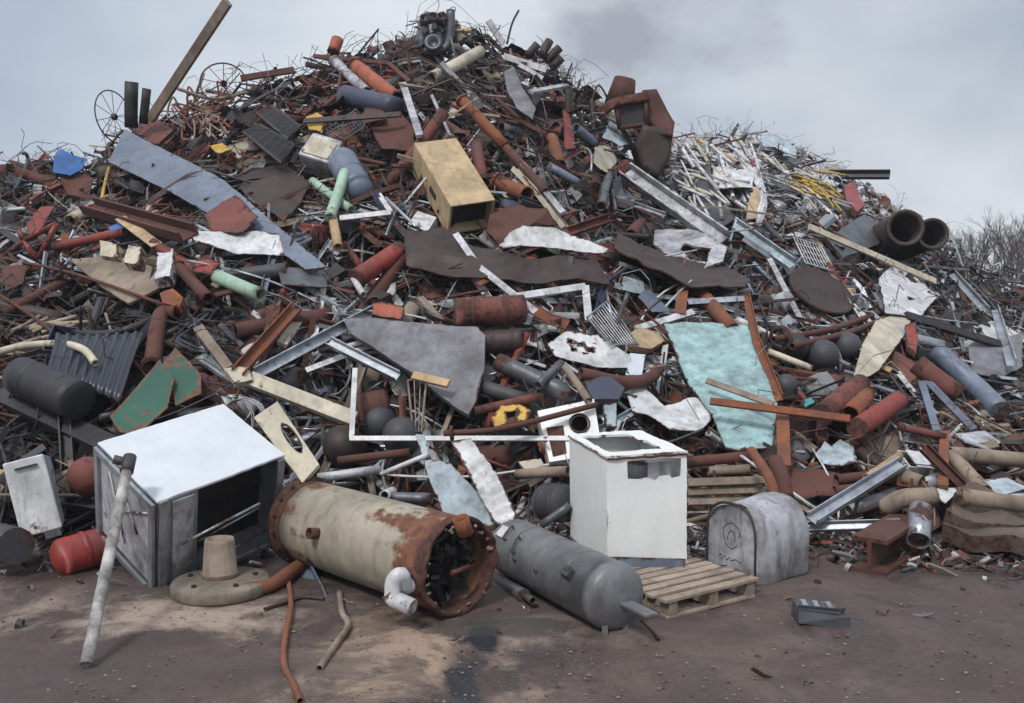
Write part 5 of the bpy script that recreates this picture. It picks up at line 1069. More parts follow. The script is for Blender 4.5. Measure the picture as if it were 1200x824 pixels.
KW = dict(steel_pipe='pipe', metal_rod='rod', metal_bar='bar', metal_sheet='sheet', steel_beam='channel beam', wooden_plank='plank', bent_tube='bent tube', wire_coil='wire coil', metal_box='box', metal_can='can', angle_bar='angle bar', flat_strip='strip')
def direction(dx, dy):
    a = math.degrees(math.atan2(-dy, dx)) % 360
    return ['right of', 'above right of', 'above', 'above left of', 'left of', 'below left of', 'below', 'below right of'][int((a + 22.5) // 45) % 8]
def mk_label(kind, m, px, py, size, orient):
    x, y, lm = min(LAND, key=lambda l: (l[0] - px) ** 2 + (l[1] - py) ** 2); d = math.hypot(px - x, py - y)
    pre = 'just ' if d < 30 else ('' if d < 60 else 'well ')
    _l = ' '.join(f"{size} {ADJ.get(m, m.replace('_', ' '))} {KW[kind]} {orient} {pre}{direction(px - x, py - y)} {lm}".split())
    return _l if len(_l.split()) <= 16 else _l.replace(' of the ', ' the ').replace('below left the', 'below the').replace('above left the', 'above the').replace('below right the', 'below the').replace('above right the', 'above the') if 'of the' in _l else ' '.join(_l.split()[-16:])
def orient_of(a, b):
    (x0, y0), (x1, y1) = proj(a), proj(b); dx, dy = x1 - x0, y1 - y0
    if dx < 0: dx, dy = -dx, -dy
    an = math.degrees(math.atan2(-dy, dx + 1e-6))
    return 'lying level' if abs(an) < 18 else 'standing steep' if abs(an) > 65 else 'rising rightward' if an > 0 else 'falling rightward'
def sample(rr=R):
    while True:
        px = rr.uniform(-30, 1230); py = rr.uniform(15, 655)
        s = lerp(SIL, px); f = lerp(FOOT, px)
        if s - 3 < py < f + 6:
            # far rows are smaller: sample them more often
            return px, py
def rdir(n, rr=R, tilt=.35):
    a = rr.uniform(0, 2 * PI); t = n.orthogonal().normalized(); b = n.cross(t)
    return (t * math.cos(a) + b * math.sin(a) + n * rr.uniform(-tilt, tilt)).normalized()
def place(kind, count, maker, tilt=.3, depth=(.0, .22)):
    made = tries = 0
    while made < count and tries < count * 6:
        tries += 1
        px, py = sample(); Y = hitY(px, py); cv_ = cav(px, py, Y)
        if R.random() < cv_ * .6: continue
        Y += cv_ * .75; c = W(px, py, Y - R.uniform(*depth) + .06); n = slope_n(c.x, c.y)
        z = zone(px, py); m = pick(z)
        if kind == 'wooden_plank': m = R.choice(['wood', 'old_wood', 'old_wood', 'old_wood'])
        far = Y / 11.0
        res = maker(c, n, m, far)
        if res is None: continue
        mb, test, a, b, size = res
        if hides_hero(test): continue
        if Y > 12 and any(proj(q)[1] < lerp(SIL, proj(q)[0]) - 14 for q in test): continue
        o = mb.build(kind, m); lb = mk_label(kind, m, px, py, size, orient_of(a, b) if a is not None else 'lying')
        o['label'] = lb; o['category'] = KW[kind]; o['group'] = KG[kind]; made += 1
    print(kind, made, tries)
def sz(l, lo, hi): return 'short' if l < lo else 'long' if l > hi else ''
def bent_line(c, d, l, n, bend, k=5):
    s = d.cross(n).normalized(); q = R.uniform(-bend, bend) * l; q2 = R.uniform(-bend, bend) * l * .5
    return [c + d * l * (t / k - .5) + s * q * math.sin(PI * t / k) + n * q2 * math.sin(PI * t / k) for t in range(k + 1)]
def m_pipe(c, n, m, far):
    l = R.uniform(.35, 1.5) * min(1.3, far ** .5); r = R.choice([.018, .022, .03, .03, .045, .045, .06, .085]); d = rdir(n)
    c = c + n * r * .3; P = bent_line(c, d, l, n, .03)
    mb = MB(); mb.tube(P, r, 14, True, True, .04, R.random() * 9, wall=.15, wend=.5); return mb, [P[0], P[1], P[2], P[3], P[4], P[-1]], P[0], P[-1], sz(l, .6, 1.15)
def m_rod(c, n, m, far):
    l = R.uniform(.6, 2.3) * min(1.3, far ** .5); r = R.uniform(.006, .016); d = rdir(n, tilt=.5); P = bent_line(c + n * .08, d, l, n, R.choice([.05, .15, .35]), 9)
    mb = MB(); mb.tube(P, r, 6, False, True, 0); return mb, P[::2], P[0], P[-1], sz(l, .9, 1.7)
def m_tube(c, n, m, far):
    l = R.uniform(.5, 1.4); r = R.uniform(.009, .03); d = rdir(n); P = [c - d * l * .5, c - d * l * .1, c + d * l * .05 + n * .05]; d2 = (d + rdir(n) * 1.2).normalized(); P += [P[-1] + d2 * l * .15, P[-1] + d2 * l * .5]
    Q = catmull(P, 4); mb = MB(); mb.tube(Q, r, 10, True, True, .03); return mb, P, P[0], P[-1], sz(l, .7, 1.1)
def m_sec(shape, wr, lr):
    def f(c, n, m, far):
        l = R.uniform(*lr) * min(1.3, far ** .5); w = R.uniform(*wr); d = rdir(n, tilt=.4); up = (n + Vector((R.uniform(-.9, .9), R.uniform(-.9, .9), R.uniform(-.5, .9)))).normalized()
        mb = MB(); a = c - d * l / 2; b = c + d * l / 2; mid = c + n * R.uniform(-.06, .06) * l
        section(mb, a, mid, w, shape, up, None if shape != 'flat' else .006); section(mb, mid, b, w, shape, up, None if shape != 'flat' else .006)
        return mb, [a, a.lerp(b, .25), c, a.lerp(b, .75), b], a, b, sz(l, lr[0] * 1.4, lr[1] * .75)
    return f
def m_sheet(c, n, m, far):
    wx = R.uniform(.18, .7); wy = R.uniform(.12, .45); nn = (n + Vector((R.uniform(-.7, .7), R.uniform(-.8, .5), R.uniform(-.6, .6)))).normalized(); d = rdir(nn, tilt=0); e = nn.cross(d)
    nx, ny = 9, 6; kb = R.uniform(-2.0, 2.0); cr = R.uniform(.02, .09); sd = Vector((R.random() * 50, 3, 1)); mb = MB(); cut = R.uniform(0, .45); corr = R.random() < .18; vs = []; fold = R.uniform(.3, .7); fa = R.choice([0, 0, R.uniform(-1, 1)])
    for j in range(ny + 1):
        for i in range(nx + 1):
            u, v = i / nx - .5, j / ny - .5; sc_ = 1 - cut * (v + .5) * (1 if u > 0 else .2)
            p = c + d * wx * u * sc_ + e * wy * v * (1 + .25 * math.sin(u * 4 + sd.x))
            h = kb * u * u * wx * .5 + cr * (noise.noise(p * 4 + sd) + .6 * noise.noise(p * 9 + sd)) + (fa * max(0, u + .5 - fold) * wx)
            if corr: h += .018 * math.sin(u * wx * 60)
            vs.append(p + nn * h)
    N1 = len(vs); mb.v = vs + [p - nn * .006 for p in vs]
    for k_ in range(2):
        for j in range(ny + 1):
            for i in range(nx + 1): mb.w.append(.5 if i in (0, nx) or j in (0, ny) else 0)
    W1 = nx + 1
    for j in range(ny):
        for i in range(nx):
            a = j * W1 + i; mb.f.append((a, a + 1, a + W1 + 1, a + W1)); mb.sm.append(True); mb.f.append((a + N1, a + N1 + W1, a + N1 + W1 + 1, a + N1 + 1)); mb.sm.append(True)
    bd = [i for i in range(W1)] + [j * W1 + nx for j in range(1, ny + 1)] + [ny * W1 + i for i in range(nx - 1, -1, -1)] + [j * W1 for j in range(ny - 1, 0, -1)]
    for a, b in zip(bd, bd[1:] + bd[:1]): mb.f.append((a, b, b + N1, a + N1)); mb.sm.append(False)
    return mb, [vs[0], vs[nx], vs[-1], vs[-1 - nx], vs[len(vs) // 2], vs[nx // 2], vs[-nx // 2]], vs[0].lerp(vs[-1 - nx], .5), vs[nx].lerp(vs[-1], .5), 'small' if wx < .35 else 'large' if wx > .55 else ''
def m_coil(c, n, m, far):
    r = R.uniform(.1, .28); nn = (n + Vector((R.uniform(-.8, .8),) * 3)).normalized(); a = nn.orthogonal().normalized(); b = nn.cross(a); k = R.randint(2, 4); P = []
    for i in range(k * 14): t = i / 14 * 2 * PI; q = r * (1 + .12 * noise.noise(Vector((i * .3, c.x, 0)))); P.append(c + nn * .08 + (a * math.cos(t) + b * math.sin(t)) * q + nn * (.05 * noise.noise(Vector((i * .2, 5, c.x))) + .012 * i / 14))
    mb = MB(); mb.tube(P, R.uniform(.005, .012), 5, False, False, 0); return mb, P[::10], P[0], P[7], 'small' if r < .15 else 'large' if r > .22 else ''
def m_box(c, n, m, far):
    s = [R.uniform(.1, .42), R.uniform(.1, .32), R.uniform(.07, .25)]; d = rdir(n); u = (n + rdir(n) * .4).normalized(); e = d.cross(u).normalized(); u = e.cross(d); mb = MB(); O = c - d * s[0] / 2 - e * s[1] / 2 - u * s[2] / 3; D_, E_, U_ = d * s[0], e * s[1], u * s[2]; t = .012
    dn, en, un = d * t, e * t, u * t
    mb.box(O, D_, E_, un); mb.box(O + un, dn, E_, U_); mb.box(O + D_ - dn + un, dn, E_, U_); mb.box(O + dn + un, D_ - dn * 2, en, U_); mb.box(O + E_ - en + dn + un, D_ - dn * 2, en, U_)
    if R.random() < .5: mb.box(O + U_ * 1.0 + un * 1.3, D_ * R.uniform(.5, 1), E_, un)
    for i, v in enumerate(mb.v): mb.v[i] = v + Vector((noise.noise(v * 3), noise.noise(v * 3 + Vector((9, 0, 0))), noise.noise(v * 3 + Vector((0, 9, 0))))) * .05
    return mb, [O, O + D_, O + E_, O + U_, c, O + D_ + U_, O + D_ + E_ + U_], O, O + D_, 'small' if max(s) < .22 else 'large' if max(s) > .34 else ''
def m_can(c, n, m, far):
    r = R.uniform(.04, .13); l = r * R.uniform(1.5, 3.2); d = rdir(n, tilt=.6); mb = MB(); pr = [(0, 0), (0, r * .93), (.01, r), (l * .3, r), (l * .32, r * 1.04), (l * .35, r), (l * .65, r), (l * .68, r * 1.04), (l * .7, r), (l, r)] + ([(l, r * .93), (l * .1, r * .92)] if R.random() < .6 else [(l + .01, r * .93), (l - .005, r * .9), (l - .005, 0)])
    mb.lathe(c - d * l / 2, d, pr, 22, [.3] * len(pr))
    for i, v in enumerate(mb.v): mb.v[i] = v + Vector((noise.noise(v * 6), noise.noise(v * 6 + Vector((9, 0, 0))), noise.noise(v * 6 + Vector((0, 9, 0))))) * r * .3
    return mb, [c, c + d * l / 2, c - d * l / 2, c + Vector((0, 0, r)), c + Vector((r, 0, 0)), c - Vector((r, 0, 0))], c - d * l, c + d * l, 'small' if r < .065 else 'large' if r > .1 else ''
place('metal_sheet', 290, m_sheet, depth=(.0, .25))
place('steel_pipe', 160, m_pipe, depth=(.05, .28))
place('steel_beam', 150, m_sec('U', (.05, .13), (.5, 1.7)), depth=(.05, .25))
place('angle_bar', 285, m_sec('L', (.03, .07), (.4, 1.6)), depth=(.05, .3))
place('flat_strip', 285, m_sec('flat', (.025, .09), (.35, 1.4)), depth=(.05, .3))
place('metal_bar', 280, m_sec('box', (.025, .07), (.4, 1.5)), depth=(.05, .3))
place('metal_rod', 190, m_rod, depth=(.1, .35))
place('bent_tube', 270, m_tube, depth=(.05, .3))
place('wooden_plank', 45, m_sec('box', (.05, .14), (.4, 1.3)), depth=(.05, .25))
place('wire_coil', 80, m_coil, depth=(.1, .3))
place('metal_box', 150, m_box, depth=(.0, .2))
place('metal_can', 145, m_can, depth=(.0, .22))
# same label -> nothing tells them apart -> shared group already set
# ================================================================== UNCOUNTABLE SMALL SCRAP + THE MOUND UNDER IT
RGB = dict(rust_brown=(.12, .044, .032), rust_dark=(.04, .018, .015), rust_orange=(.30, .10, .04), red_primer=(.28, .055, .04), faded_red=(.24, .08, .06), steel_grey=(.19, .20, .22), galvanised=(.38, .41, .45), blue_grey=(.16, .20, .26),
           light_blue=(.40, .48, .54), white_paint=(.66, .67, .67), cream=(.5, .45, .36), charcoal=(.016, .019, .028), dark_grey=(.05, .055, .068), tank_silver=(.40, .41, .44), pale_green=(.3, .42, .33), navy=(.045, .06, .10), old_wood=(.26, .21, .165), orange_red=(.4, .1, .05), black=(.015, .016, .02))
SV, SF, SC = [], [], []
def sadd(vs, fs, col):
    o = len(SV); SV.extend(vs); SC.extend([col] * len(vs)); SF.extend([tuple(i + o for i in f) for f in fs])
BOXF = [(0, 3, 2, 1), (4, 5, 6, 7), (0, 1, 5, 4), (1, 2, 6, 5), (2, 3, 7, 6), (3, 0, 4, 7)]
Q = random.Random(9)
def piece(c, n, col, big=1.0, fine=False):
    k = Q.random(); d = rdir(n, Q, .6); u = (n + rdir(n, Q) * .8).normalized(); e = d.cross(u).normalized(); u = e.cross(d)
    if k < .40:
        l = Q.uniform(.15, .75) * big; w = Q.uniform(.006, .03); h = Q.uniform(.004, .03); O = c - d * l / 2; m = c + u * Q.uniform(-.12, .12) * l; E = O + d * l
        vs = []
        for p in (O, m, E): vs += [p - e * w / 2, p + e * w / 2, p + e * w / 2 + u * h, p - e * w / 2 + u * h]
        fs = [(0, 3, 2, 1), (8, 9, 10, 11)]
        for s in (0, 4):
            for a in range(4): b = (a + 1) % 4; fs.append((s + a, s + b, s + b + 4, s + a + 4))
        if Q.random() < .8 and hides_hero([vs[0], vs[4], vs[8]], 0): return
        sadd(vs, fs, col)
    elif k < .50:
        l = Q.uniform(.1, .5) * big; r = Q.uniform(.012, .045); vs = []; N = 8
        for t in (-.5, .5):
            for a in range(N): q = a * 2 * PI / N; vs.append(c + d * l * t + (e * math.cos(q) + u * math.sin(q)) * r)
        sadd(vs, [(a, (a + 1) % N, (a + 1) % N + N, a + N) for a in range(N)], col)
    elif k < .72:
        w = Q.uniform(.05, .3) * big; h = w * Q.uniform(.3, 1); b = Q.uniform(-.25, .25); vs = []; s = Q.random() * 30
        for j in range(4):
            for i in range(4):
                x, y = i / 3 - .5, j / 3 - .5; p = c + d * w * x * (1 + .4 * noise.noise(Vector((s, j, 0)))) + e * h * y * (1 + .4 * noise.noise(Vector((s, 7, i)))); vs.append(p + u * (w * (b * x * x * 4 + .22 * noise.noise(Vector((x * 3 + s, y * 3, s))))))
        sadd(vs, [(j * 4 + i, j * 4 + i + 1, j * 4 + i + 5, j * 4 + i + 4) for j in range(3) for i in range(3)], col)
    elif k < .77:
        w, h, g = (Q.uniform(.03, .14) * big for _ in range(3)); O = c; pts = []
        for a, b, f in ((0, 0, 0), (1, 0, 0), (1, 1, 0), (0, 1, 0), (0, 0, 1), (1, 0, 1), (1, 1, 1), (0, 1, 1)): pts.append(O + d * w * (a - .5) * Q.uniform(.6, 1.2) + e * h * (b - .5) * Q.uniform(.6, 1.2) + u * g * (f - .3) * Q.uniform(.6, 1.2))
        sadd(pts, BOXF, col)
    else:
        l = Q.uniform(.3, 1.0) * big; r = Q.uniform(.003, .007); s = Q.random() * 30; vs = []; fs = []; K = 8
        for t in range(K + 1):
            x = t / K; p = c + d * l * (x - .5) + e * l * .5 * noise.noise(Vector((x * 2.5, s, 0))) + u * l * (.1 + .35 * noise.noise(Vector((x * 2.5, s, 9))))
            for a in range(3): q = a * 2.094; vs.append(p + (e * math.cos(q) + u * math.sin(q)) * r)
        if Q.random() < .8 and hides_hero(vs[::6], 0): return
        for t in range(K):
            for a in range(3): b = (a + 1) % 3; fs.append((t * 3 + a, t * 3 + b, t * 3 + b + 3, t * 3 + a + 3))
        sadd(vs, fs, col)
NP = 0
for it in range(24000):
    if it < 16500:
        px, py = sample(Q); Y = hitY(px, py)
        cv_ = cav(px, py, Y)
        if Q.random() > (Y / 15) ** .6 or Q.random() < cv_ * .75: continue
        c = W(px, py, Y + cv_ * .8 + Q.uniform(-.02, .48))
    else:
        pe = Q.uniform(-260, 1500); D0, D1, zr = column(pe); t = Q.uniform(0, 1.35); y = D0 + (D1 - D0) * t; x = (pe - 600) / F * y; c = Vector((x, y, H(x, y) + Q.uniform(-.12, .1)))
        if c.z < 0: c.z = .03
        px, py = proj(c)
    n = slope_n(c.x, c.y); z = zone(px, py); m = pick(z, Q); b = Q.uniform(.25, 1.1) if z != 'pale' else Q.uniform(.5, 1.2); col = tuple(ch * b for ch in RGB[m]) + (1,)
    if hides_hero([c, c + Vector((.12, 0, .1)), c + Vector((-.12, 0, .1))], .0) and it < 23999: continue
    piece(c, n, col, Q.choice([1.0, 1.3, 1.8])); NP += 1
print('small pieces', NP)
# wires and sticks bristling along the skyline
for it in range(230):
    px = Q.choice([Q.uniform(0, 1210), Q.uniform(630, 720), Q.uniform(790, 960)]); Y = lerp(RID, px) - Q.uniform(0, .8); s_ = lerp(SIL, px); c = W(px, s_ + Q.uniform(-4, 10), Y); u = Vector((Q.uniform(-1, 1), Q.uniform(-.6, .6), Q.uniform(.2, 1))).normalized()
    b = Q.uniform(.3, 1); col = tuple(ch * b for ch in RGB[pick(zone(px, s_ + 2), Q)]) + (1,); l = Q.uniform(.12, .42); r = Q.uniform(.003, .008); e = u.orthogonal().normalized(); f_ = u.cross(e); vs = []; sd = Q.random() * 40
    for k_ in range(6):
        p = c + u * l * k_ / 5 + e * l * .5 * noise.noise(Vector((k_ * .5, sd, 0))) + f_ * l * .5 * noise.noise(Vector((k_ * .5, sd, 9)))
        for a in range(3): q = a * 2.094; vs.append(p + (e * math.cos(q) + f_ * math.sin(q)) * r)
    sadd(vs, [(k_ * 3 + a, k_ * 3 + (a + 1) % 3, k_ * 3 + (a + 1) % 3 + 3, k_ * 3 + a + 3) for k_ in range(5) for a in range(3)], col)
# litter on the ground along the foot
for it in range(2000):
    px = Q.uniform(-60, 1260); f = lerp(FOOT, px); py = f + abs(Q.gauss(0, 15 if it % 14 else 55)); c = G(px, py, .015)
    m = Q.choice(['old_wood', 'rust_brown', 'rust_dark', 'white_paint', 'steel_grey', 'faded_red', 'dark_grey']); b = Q.uniform(.6, 1.2)
    piece(c, Vector((0, 0, 1)), tuple(ch * b for ch in RGB[m]) + (1,), .35 if it % 14 else .2)
# mound core under it, same object, coloured near black as shade in the gaps
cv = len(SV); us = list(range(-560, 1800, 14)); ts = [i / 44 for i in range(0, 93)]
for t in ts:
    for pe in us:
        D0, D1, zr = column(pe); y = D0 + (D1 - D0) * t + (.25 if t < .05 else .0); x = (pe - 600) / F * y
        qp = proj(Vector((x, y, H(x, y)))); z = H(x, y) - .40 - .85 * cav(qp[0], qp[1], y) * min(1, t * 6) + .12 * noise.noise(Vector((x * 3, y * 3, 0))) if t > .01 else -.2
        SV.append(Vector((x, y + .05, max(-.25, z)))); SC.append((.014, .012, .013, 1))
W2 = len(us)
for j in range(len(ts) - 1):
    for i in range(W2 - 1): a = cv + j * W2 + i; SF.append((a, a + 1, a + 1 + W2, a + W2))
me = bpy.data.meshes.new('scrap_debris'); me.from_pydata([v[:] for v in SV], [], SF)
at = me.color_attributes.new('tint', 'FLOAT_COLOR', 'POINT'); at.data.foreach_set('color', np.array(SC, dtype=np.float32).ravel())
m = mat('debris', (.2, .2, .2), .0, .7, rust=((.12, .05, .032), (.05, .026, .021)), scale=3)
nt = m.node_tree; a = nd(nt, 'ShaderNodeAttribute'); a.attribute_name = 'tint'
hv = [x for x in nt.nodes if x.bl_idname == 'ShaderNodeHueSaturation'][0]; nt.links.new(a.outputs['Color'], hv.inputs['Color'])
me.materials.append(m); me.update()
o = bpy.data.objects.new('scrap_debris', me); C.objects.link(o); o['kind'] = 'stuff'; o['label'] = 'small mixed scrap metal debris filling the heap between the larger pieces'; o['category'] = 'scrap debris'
# ================================================================== GROUND
def axis(lo, hi, fine0, fine1, step, far):
    xs = list(np.arange(fine0, fine1 + 1e-6, step)); a = fine1; s = step
    while a < hi: s *= 1.35; a += s; xs.append(a)
    a = fine0; s = step; L_ = []
    while a > lo: s *= 1.35; a -= s; L_.append(a)
    return L_[::-1] + xs
xs = axis(-2500, 2500, -6, 6, .09, 0); ys = axis(-400, 4000, 3.2, 9.5, .09, 0); vs = []
for y in ys:
    for x in xs:
        near = max(0, 1 - max(0, abs(x) - 8) / 10) * max(0, 1 - max(0, abs(y - 6) - 6) / 10)
        vs.append((x, y, near * (.02 * noise.noise(Vector((x * 1.3, y * 1.3, 0))) + .012 * noise.noise(Vector((x * 5, y * 5, 0))))))
fs = [(j * len(xs) + i, j * len(xs) + i + 1, (j + 1) * len(xs) + i + 1, (j + 1) * len(xs) + i) for j in range(len(ys) - 1) for i in range(len(xs) - 1)]
me = bpy.data.meshes.new('ground'); me.from_pydata(vs, [], fs); me.polygons.foreach_set('use_smooth', [True] * len(fs)); me.update()
gr = bpy.data.objects.new('ground', me); C.objects.link(gr); gr['kind'] = 'structure'
m = bpy.data.materials.new('muddy_ground'); m.use_nodes = True; nt = m.node_tree; Lk = nt.links; bs = nt.nodes['Principled BSDF']
tc = nd(nt, 'ShaderNodeTexCoord')
def nz(s, d=6, r=.6, dist=0):
    n = nd(nt, 'ShaderNodeTexNoise'); n.inputs['Scale'].default_value = s; n.inputs['Detail'].default_value = d; n.inputs['Roughness'].default_value = r; n.inputs['Distortion'].default_value = dist; Lk.new(tc.outputs['Object'], n.inputs['Vector']); return n
def mrange(src, a, b, c=0, d=1):
    n = nd(nt, 'ShaderNodeMapRange'); Lk.new(src, n.inputs[0]); n.inputs[1].default_value = a; n.inputs[2].default_value = b; n.inputs[3].default_value = c; n.inputs[4].default_value = d; return n.outputs[0]
def mixc(f, a, b):
    n = nd(nt, 'ShaderNodeMix', data_type='RGBA'); Lk.new(f, n.inputs[0])
    for s, i in ((a, 6), (b, 7)):
        if isinstance(s, tuple): n.inputs[i].default_value = (*s, 1)
        else: Lk.new(s, n.inputs[i])
    return n.outputs[2]
def math_(op, a, b):
    n = nd(nt, 'ShaderNodeMath', operation=op)
    for s, i in ((a, 0), (b, 1)):
        if isinstance(s, (int, float)): n.inputs[i].default_value = s
        else: Lk.new(s, n.inputs[i])
    return n.outputs[0]
N0, N1, N2, N3, N4 = nz(.5, 5, .6), nz(1.7, 8, .68, .4), nz(9, 6, .7), nz(55, 4, .7), nz(.9, 6, .7, .8)
def spot(px, py, rx, ry, wob=.5):
    g = G(px, py); mp = nd(nt, 'ShaderNodeMapping'); Lk.new(tc.outputs['Object'], mp.inputs[0]); mp.vector_type = 'TEXTURE'
    mp.inputs['Location'].default_value = (g.x, g.y, 0); mp.inputs['Scale'].default_value = (rx, ry, 1)
    ln = nd(nt, 'ShaderNodeVectorMath', operation='LENGTH'); Lk.new(mp.outputs[0], ln.inputs[0])
    return math_('ADD', ln.outputs['Value'], math_('MULTIPLY', math_('SUBTRACT', N1.outputs['Fac'], .5), -wob * 4))
col = mixc(mrange(N1.outputs['Fac'], .38, .62), (.070, .050, .044), (.135, .098, .083))
col = mixc(mrange(N0.outputs['Fac'], .45, .6, 0, .5), col, (.075, .053, .049))
# sandy patches
s1 = spot(470, 775, .6, .75, .9); s2 = spot(190, 722, .9, .42, 1.0); s3 = spot(650, 740, .5, .3, .8); s4 = spot(40, 700, .8, .35, .8)
for s, amt, cc in ((s1, .75, (.42, .30, .215)), (s2, .85, (.40, .31, .25)), (s3, .5, (.31, .235, .20)), (s4, .4, (.25, .19, .17))): col = mixc(mrange(s, 1.15, .45, 0, amt), col, cc)
# dark bands and oil
o1 = spot(543, 795, .13, .5, 1.1); o2 = spot(566, 752, .09, .2, 1.0); o3 = spot(250, 778, 1.1, .16, 1.3); o4 = spot(60, 800, .9, .2, 1.3); o5 = spot(590, 735, .4, .14, 1.2)
for s, amt, cc in ((o3, .7, (.085, .065, .06)), (o4, .7, (.08, .062, .06)), (o1, 1.0, (.022, .022, .028)), (o2, 1.0, (.012, .013, .018)), (o5, .8, (.04, .036, .038))): col = mixc(mrange(s, 1.25, .85, 0, amt), col, cc)
col = mixc(mrange(N4.outputs['Fac'], .50, .58, 0, .55), col, (.055, .042, .040))
col = mixc(mrange(N2.outputs['Fac'], .54, .66, 0, .6), col, (.06, .045, .042))
col = mixc(mrange(N3.outputs['Fac'], .68, .76, 0, .4), col, (.28, .23, .20))
Lk.new(col, bs.inputs['Base Color'])
Lk.new(mrange(N4.outputs['Fac'], .48, .58, .88, .30), bs.inputs['Roughness'])
bp = nd(nt, 'ShaderNodeBump'); bp.inputs['Strength'].default_value = .9; bp.inputs['Distance'].default_value = .05
Lk.new(math_('ADD', math_('MULTIPLY', N1.outputs['Fac'], .8), math_('ADD', math_('MULTIPLY', N2.outputs['Fac'], .5), math_('MULTIPLY', N3.outputs['Fac'], .15))), bp.inputs['Height']); Lk.new(bp.outputs[0], bs.inputs['Normal'])
gr.data.materials.append(m)
# pebbles and crumbs
SV, SF, SC = [], [], []
for i in range(3200):
    px = Q.uniform(-80, 1280); py = 640 + 190 * Q.random() ** .8; c = G(px, py, 0.002); r = Q.choice([.002, .003, .003, .004, .004, .006, .011]); b = Q.uniform(.5, 1.1)
    col_ = Q.choice([(.16, .12, .10), (.24, .19, .16), (.24, .19, .17), (.08, .06, .05)]); vs = []
    for (a, bb, f) in ((1, 0, 0), (0, 1, 0), (-1, 0, 0), (0, -1, 0), (0, 0, 1), (0, 0, -1)): vs.append(c + Vector((a * r * Q.uniform(.7, 1.5), bb * r * Q.uniform(.7, 1.4), f * r * Q.uniform(.4, .8))))
    sadd(vs, [(0, 1, 4), (1, 2, 4), (2, 3, 4), (3, 0, 4), (1, 0, 5), (2, 1, 5), (3, 2, 5), (0, 3, 5)], tuple(x * b for x in col_) + (1,))
me = bpy.data.meshes.new('gravel'); me.from_pydata([v[:] for v in SV], [], SF); at = me.color_attributes.new('tint', 'FLOAT_COLOR', 'POINT'); at.data.foreach_set('color', np.array(SC, dtype=np.float32).ravel())
mg = bpy.data.materials.new('gravel'); mg.use_nodes = True; a = nd(mg.node_tree, 'ShaderNodeAttribute'); a.attribute_name = 'tint'; b_ = mg.node_tree.nodes['Principled BSDF']; mg.node_tree.links.new(a.outputs['Color'], b_.inputs['Base Color']); b_.inputs['Roughness'].default_value = .9
me.materials.append(mg); o = bpy.data.objects.new('gravel', me); C.objects.link(o); o['kind'] = 'stuff'; o['label'] = 'scattered pebbles and crumbs on the muddy ground'; o['category'] = 'gravel'
# ================================================================== BARE TREES
mb_ = mat('bark', (.10, .075, .07), -.2, .95); twig = mat('twig', (.105, .075, .068), -.2, .95)
TR = random.Random(3)
def tree(x, y, h, label, lm=None):
    t = empty('bare_tree', Vector((x, y, 0)), label, 'tree'); t['group'] = 'bare trees beyond the heap'
    tr, cr = MB(), MB()
    def limb(p, d, l, r, lev):
        q = p + d * l * .5 + Vector((TR.uniform(-1, 1), TR.uniform(-1, 1), 0)) * l * .06; e = q + (d + Vector((TR.uniform(-.2, .2), TR.uniform(-.2, .2), .1))).normalized() * l * .5
        (tr if lev < 2 else cr).tube([p, q, e], [r, r * .75, r * .5], 7 if lev == 0 else 4 if lev < 3 else 3, False, False, 0)
        if lev >= 5: return
        for k in range(TR.choice([3, 3, 4]) if lev < 4 else 4):
            s = TR.uniform(.35, 1); b = p.lerp(q, s * 2) if s < .5 else q.lerp(e, s * 2 - 1); dd = (d + Vector((TR.uniform(-1, 1), TR.uniform(-1, 1), TR.uniform(-.1, .6))) * .75).normalized()
            limb(b, dd, l * TR.uniform(.5, .72), r * .5, lev + 1)
    limb(Vector((x, y, 0)), Vector((0, 0, 1)), h * .5, h * .018, 0)
    tr.build('trunk', 'bark', t); cr.build('crown', 'twig', t)
words_ = ['leftmost and lowest', 'second from left', 'third from left', 'fourth from left', 'fifth from left', 'sixth from left', 'seventh from left', 'eighth from left', 'rightmost', 'farthest right beyond the frame edge']
for i in range(16):
    px = 1106 + i * 7.6; Y = 62 + TR.uniform(-4, 8); top = 272 - i * 1.9 + TR.uniform(-7, 7); z = W(px, top, Y).z
    tree((px - 600) / F * Y, Y, z * 1.0, f'bare leafless tree, number {i + 1} from the left in the row behind the slope')
# ================================================================== AIR
mb = MB(); mb.box((-95, -8, -1.2), (190, 0, 0), (0, 100, 0), (0, 0, 16)); hz = mb.build('haze', 'bark'); hz['kind'] = 'stuff'; hz['label'] = 'thin damp haze in the air over the scrap yard'; hz['category'] = 'haze'
mh = bpy.data.materials.new('haze_air'); mh.use_nodes = True; nt = mh.node_tree
for n in list(nt.nodes): nt.nodes.remove(n)
out = nd(nt, 'ShaderNodeOutputMaterial'); pv = nd(nt, 'ShaderNodeVolumePrincipled'); pv.inputs['Color'].default_value = (.86, .90, .96, 1); pv.inputs['Density'].default_value = .0014; pv.inputs['Anisotropy'].default_value = .2; nt.links.new(pv.outputs[0], out.inputs['Volume'])
hz.data.materials[0] = mh; hz.visible_shadow = True
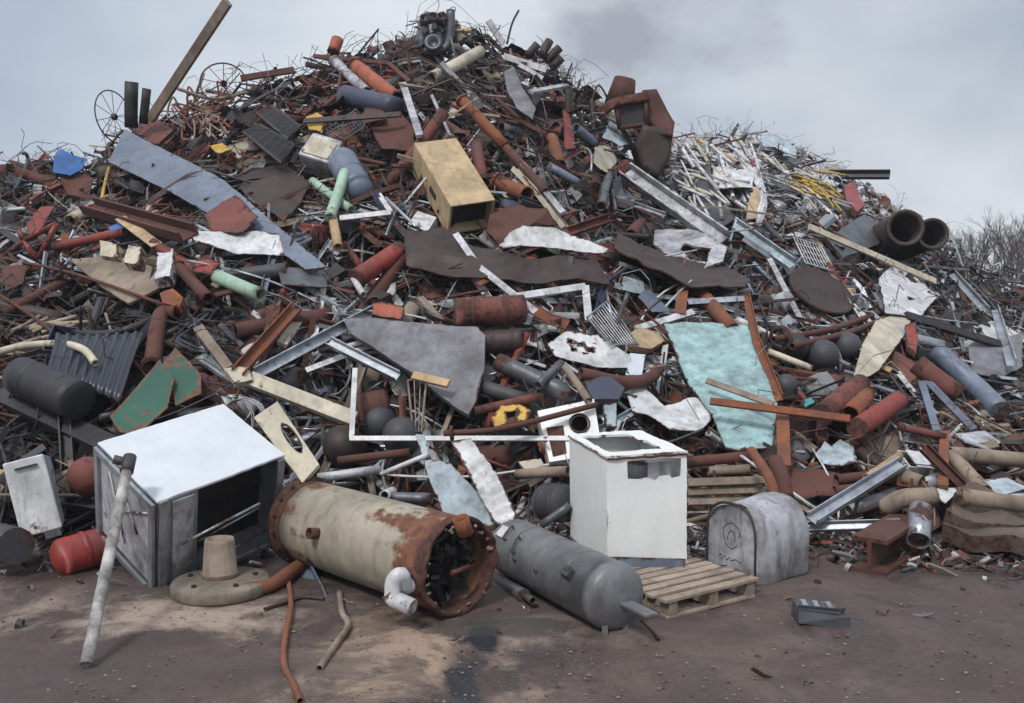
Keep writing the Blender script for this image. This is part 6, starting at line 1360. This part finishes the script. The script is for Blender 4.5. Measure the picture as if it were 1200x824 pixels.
# ================================================================== LIGHT, SKY, CAMERA
w = bpy.data.worlds.new('World'); sc.world = w; w.use_nodes = True; nt = w.node_tree; Lk = nt.links
for n in list(nt.nodes): nt.nodes.remove(n)
SUN_EL, SUN_AZ = math.radians(50), math.radians(205)     # azimuth measured from +Y clockwise; sun is behind the camera, high
out = nd(nt, 'ShaderNodeOutputWorld'); tc = nd(nt, 'ShaderNodeTexCoord')
sky = nd(nt, 'ShaderNodeTexSky'); sky.sky_type = 'NISHITA'; sky.sun_disc = False; sky.sun_elevation = SUN_EL; sky.sun_rotation = SUN_AZ; sky.air_density = 1.2; sky.dust_density = 4
bg1 = nd(nt, 'ShaderNodeBackground'); Lk.new(sky.outputs[0], bg1.inputs[0]); bg1.inputs[1].default_value = .05
sp = nd(nt, 'ShaderNodeSeparateXYZ'); Lk.new(tc.outputs['Generated'], sp.inputs[0])
def nz2(s, d, r, zs=2.2):
    mp = nd(nt, 'ShaderNodeMapping'); mp.inputs['Scale'].default_value = (1, 1, zs); Lk.new(tc.outputs['Generated'], mp.inputs[0]); n = nd(nt, 'ShaderNodeTexNoise'); n.inputs['Scale'].default_value = s; n.inputs['Detail'].default_value = d; n.inputs['Roughness'].default_value = r; Lk.new(mp.outputs[0], n.inputs['Vector']); return n
cl = nz2(2.6, 6, .5, 1.8); c2 = nz2(5, 6, .6, 1.6)
col = mixc(mrange(cl.outputs['Fac'], .38, .62), (.30, .345, .415), (.56, .59, .63))
# smoke-dark cloud right of the peak and a dim bank at left: real directions in the sky
def dirspot(px, py, rad, soft):
    d = ray(px, py).normalized(); n = nd(nt, 'ShaderNodeVectorMath', operation='DISTANCE'); nn = nd(nt, 'ShaderNodeVectorMath', operation='NORMALIZE'); Lk.new(tc.outputs['Generated'], nn.inputs[0]); Lk.new(nn.outputs[0], n.inputs[0]); n.inputs[1].default_value = d
    v = math_('ADD', n.outputs['Value'], math_('MULTIPLY', math_('SUBTRACT', c2.outputs['Fac'], .5), -.45)); return mrange(v, rad + soft, rad - soft)
f1 = dirspot(742, 48, .045, .06); f2 = dirspot(-60, 160, .22, .2); f3 = dirspot(1000, 60, .12, .15); f4 = dirspot(470, 20, .2, .22)
col = mixc(math_('MULTIPLY', f4, .6), col, (.66, .69, .72)); col = mixc(math_('MULTIPLY', f2, .6), col, (.24, .32, .43)); col = mixc(math_('MULTIPLY', f3, .5), col, (.37, .405, .46)); col = mixc(math_('MULTIPLY', f1, .9), col, (.25, .27, .315))
up = mrange(sp.outputs['Z'], .3, 1, 0, 1); col = mixc(up, col, (.68, .72, .80))
bg2 = nd(nt, 'ShaderNodeBackground'); Lk.new(col, bg2.inputs[0]); bg2.inputs[1].default_value = 1.0
ms = nd(nt, 'ShaderNodeMixShader'); ms.inputs[0].default_value = .92; Lk.new(bg1.outputs[0], ms.inputs[1]); Lk.new(bg2.outputs[0], ms.inputs[2]); Lk.new(ms.outputs[0], out.inputs[0])
sl = bpy.data.lights.new('sun', 'SUN'); sl.energy = 1.5; sl.angle = math.radians(10); sl.color = (1, .97, .93); so = bpy.data.objects.new('sun', sl); C.objects.link(so)
dv = Vector((math.sin(SUN_AZ) * math.cos(SUN_EL), math.cos(SUN_AZ) * math.cos(SUN_EL), math.sin(SUN_EL))); so.rotation_euler = dv.to_track_quat('Z', 'Y').to_euler()
cam = bpy.data.cameras.new('camera'); cam.sensor_width = 36; cam.lens = 36 * F / 1200; cam.clip_end = 6000; cam.clip_start = .05
co = bpy.data.objects.new('camera', cam); C.objects.link(co); co.location = CAM; co.rotation_euler = (PI / 2 - TH, 0, 0); sc.camera = co
sc.view_settings.view_transform = 'Standard'; sc.view_settings.look = 'None'; sc.view_settings.exposure = .54; sc.view_settings.gamma = 1
sc.render.engine = 'CYCLES'; sc.cycles.max_bounces = 4; sc.cycles.diffuse_bounces = 2; sc.cycles.use_denoising = True
sc.render.resolution_x = 1024; sc.render.resolution_y = 703
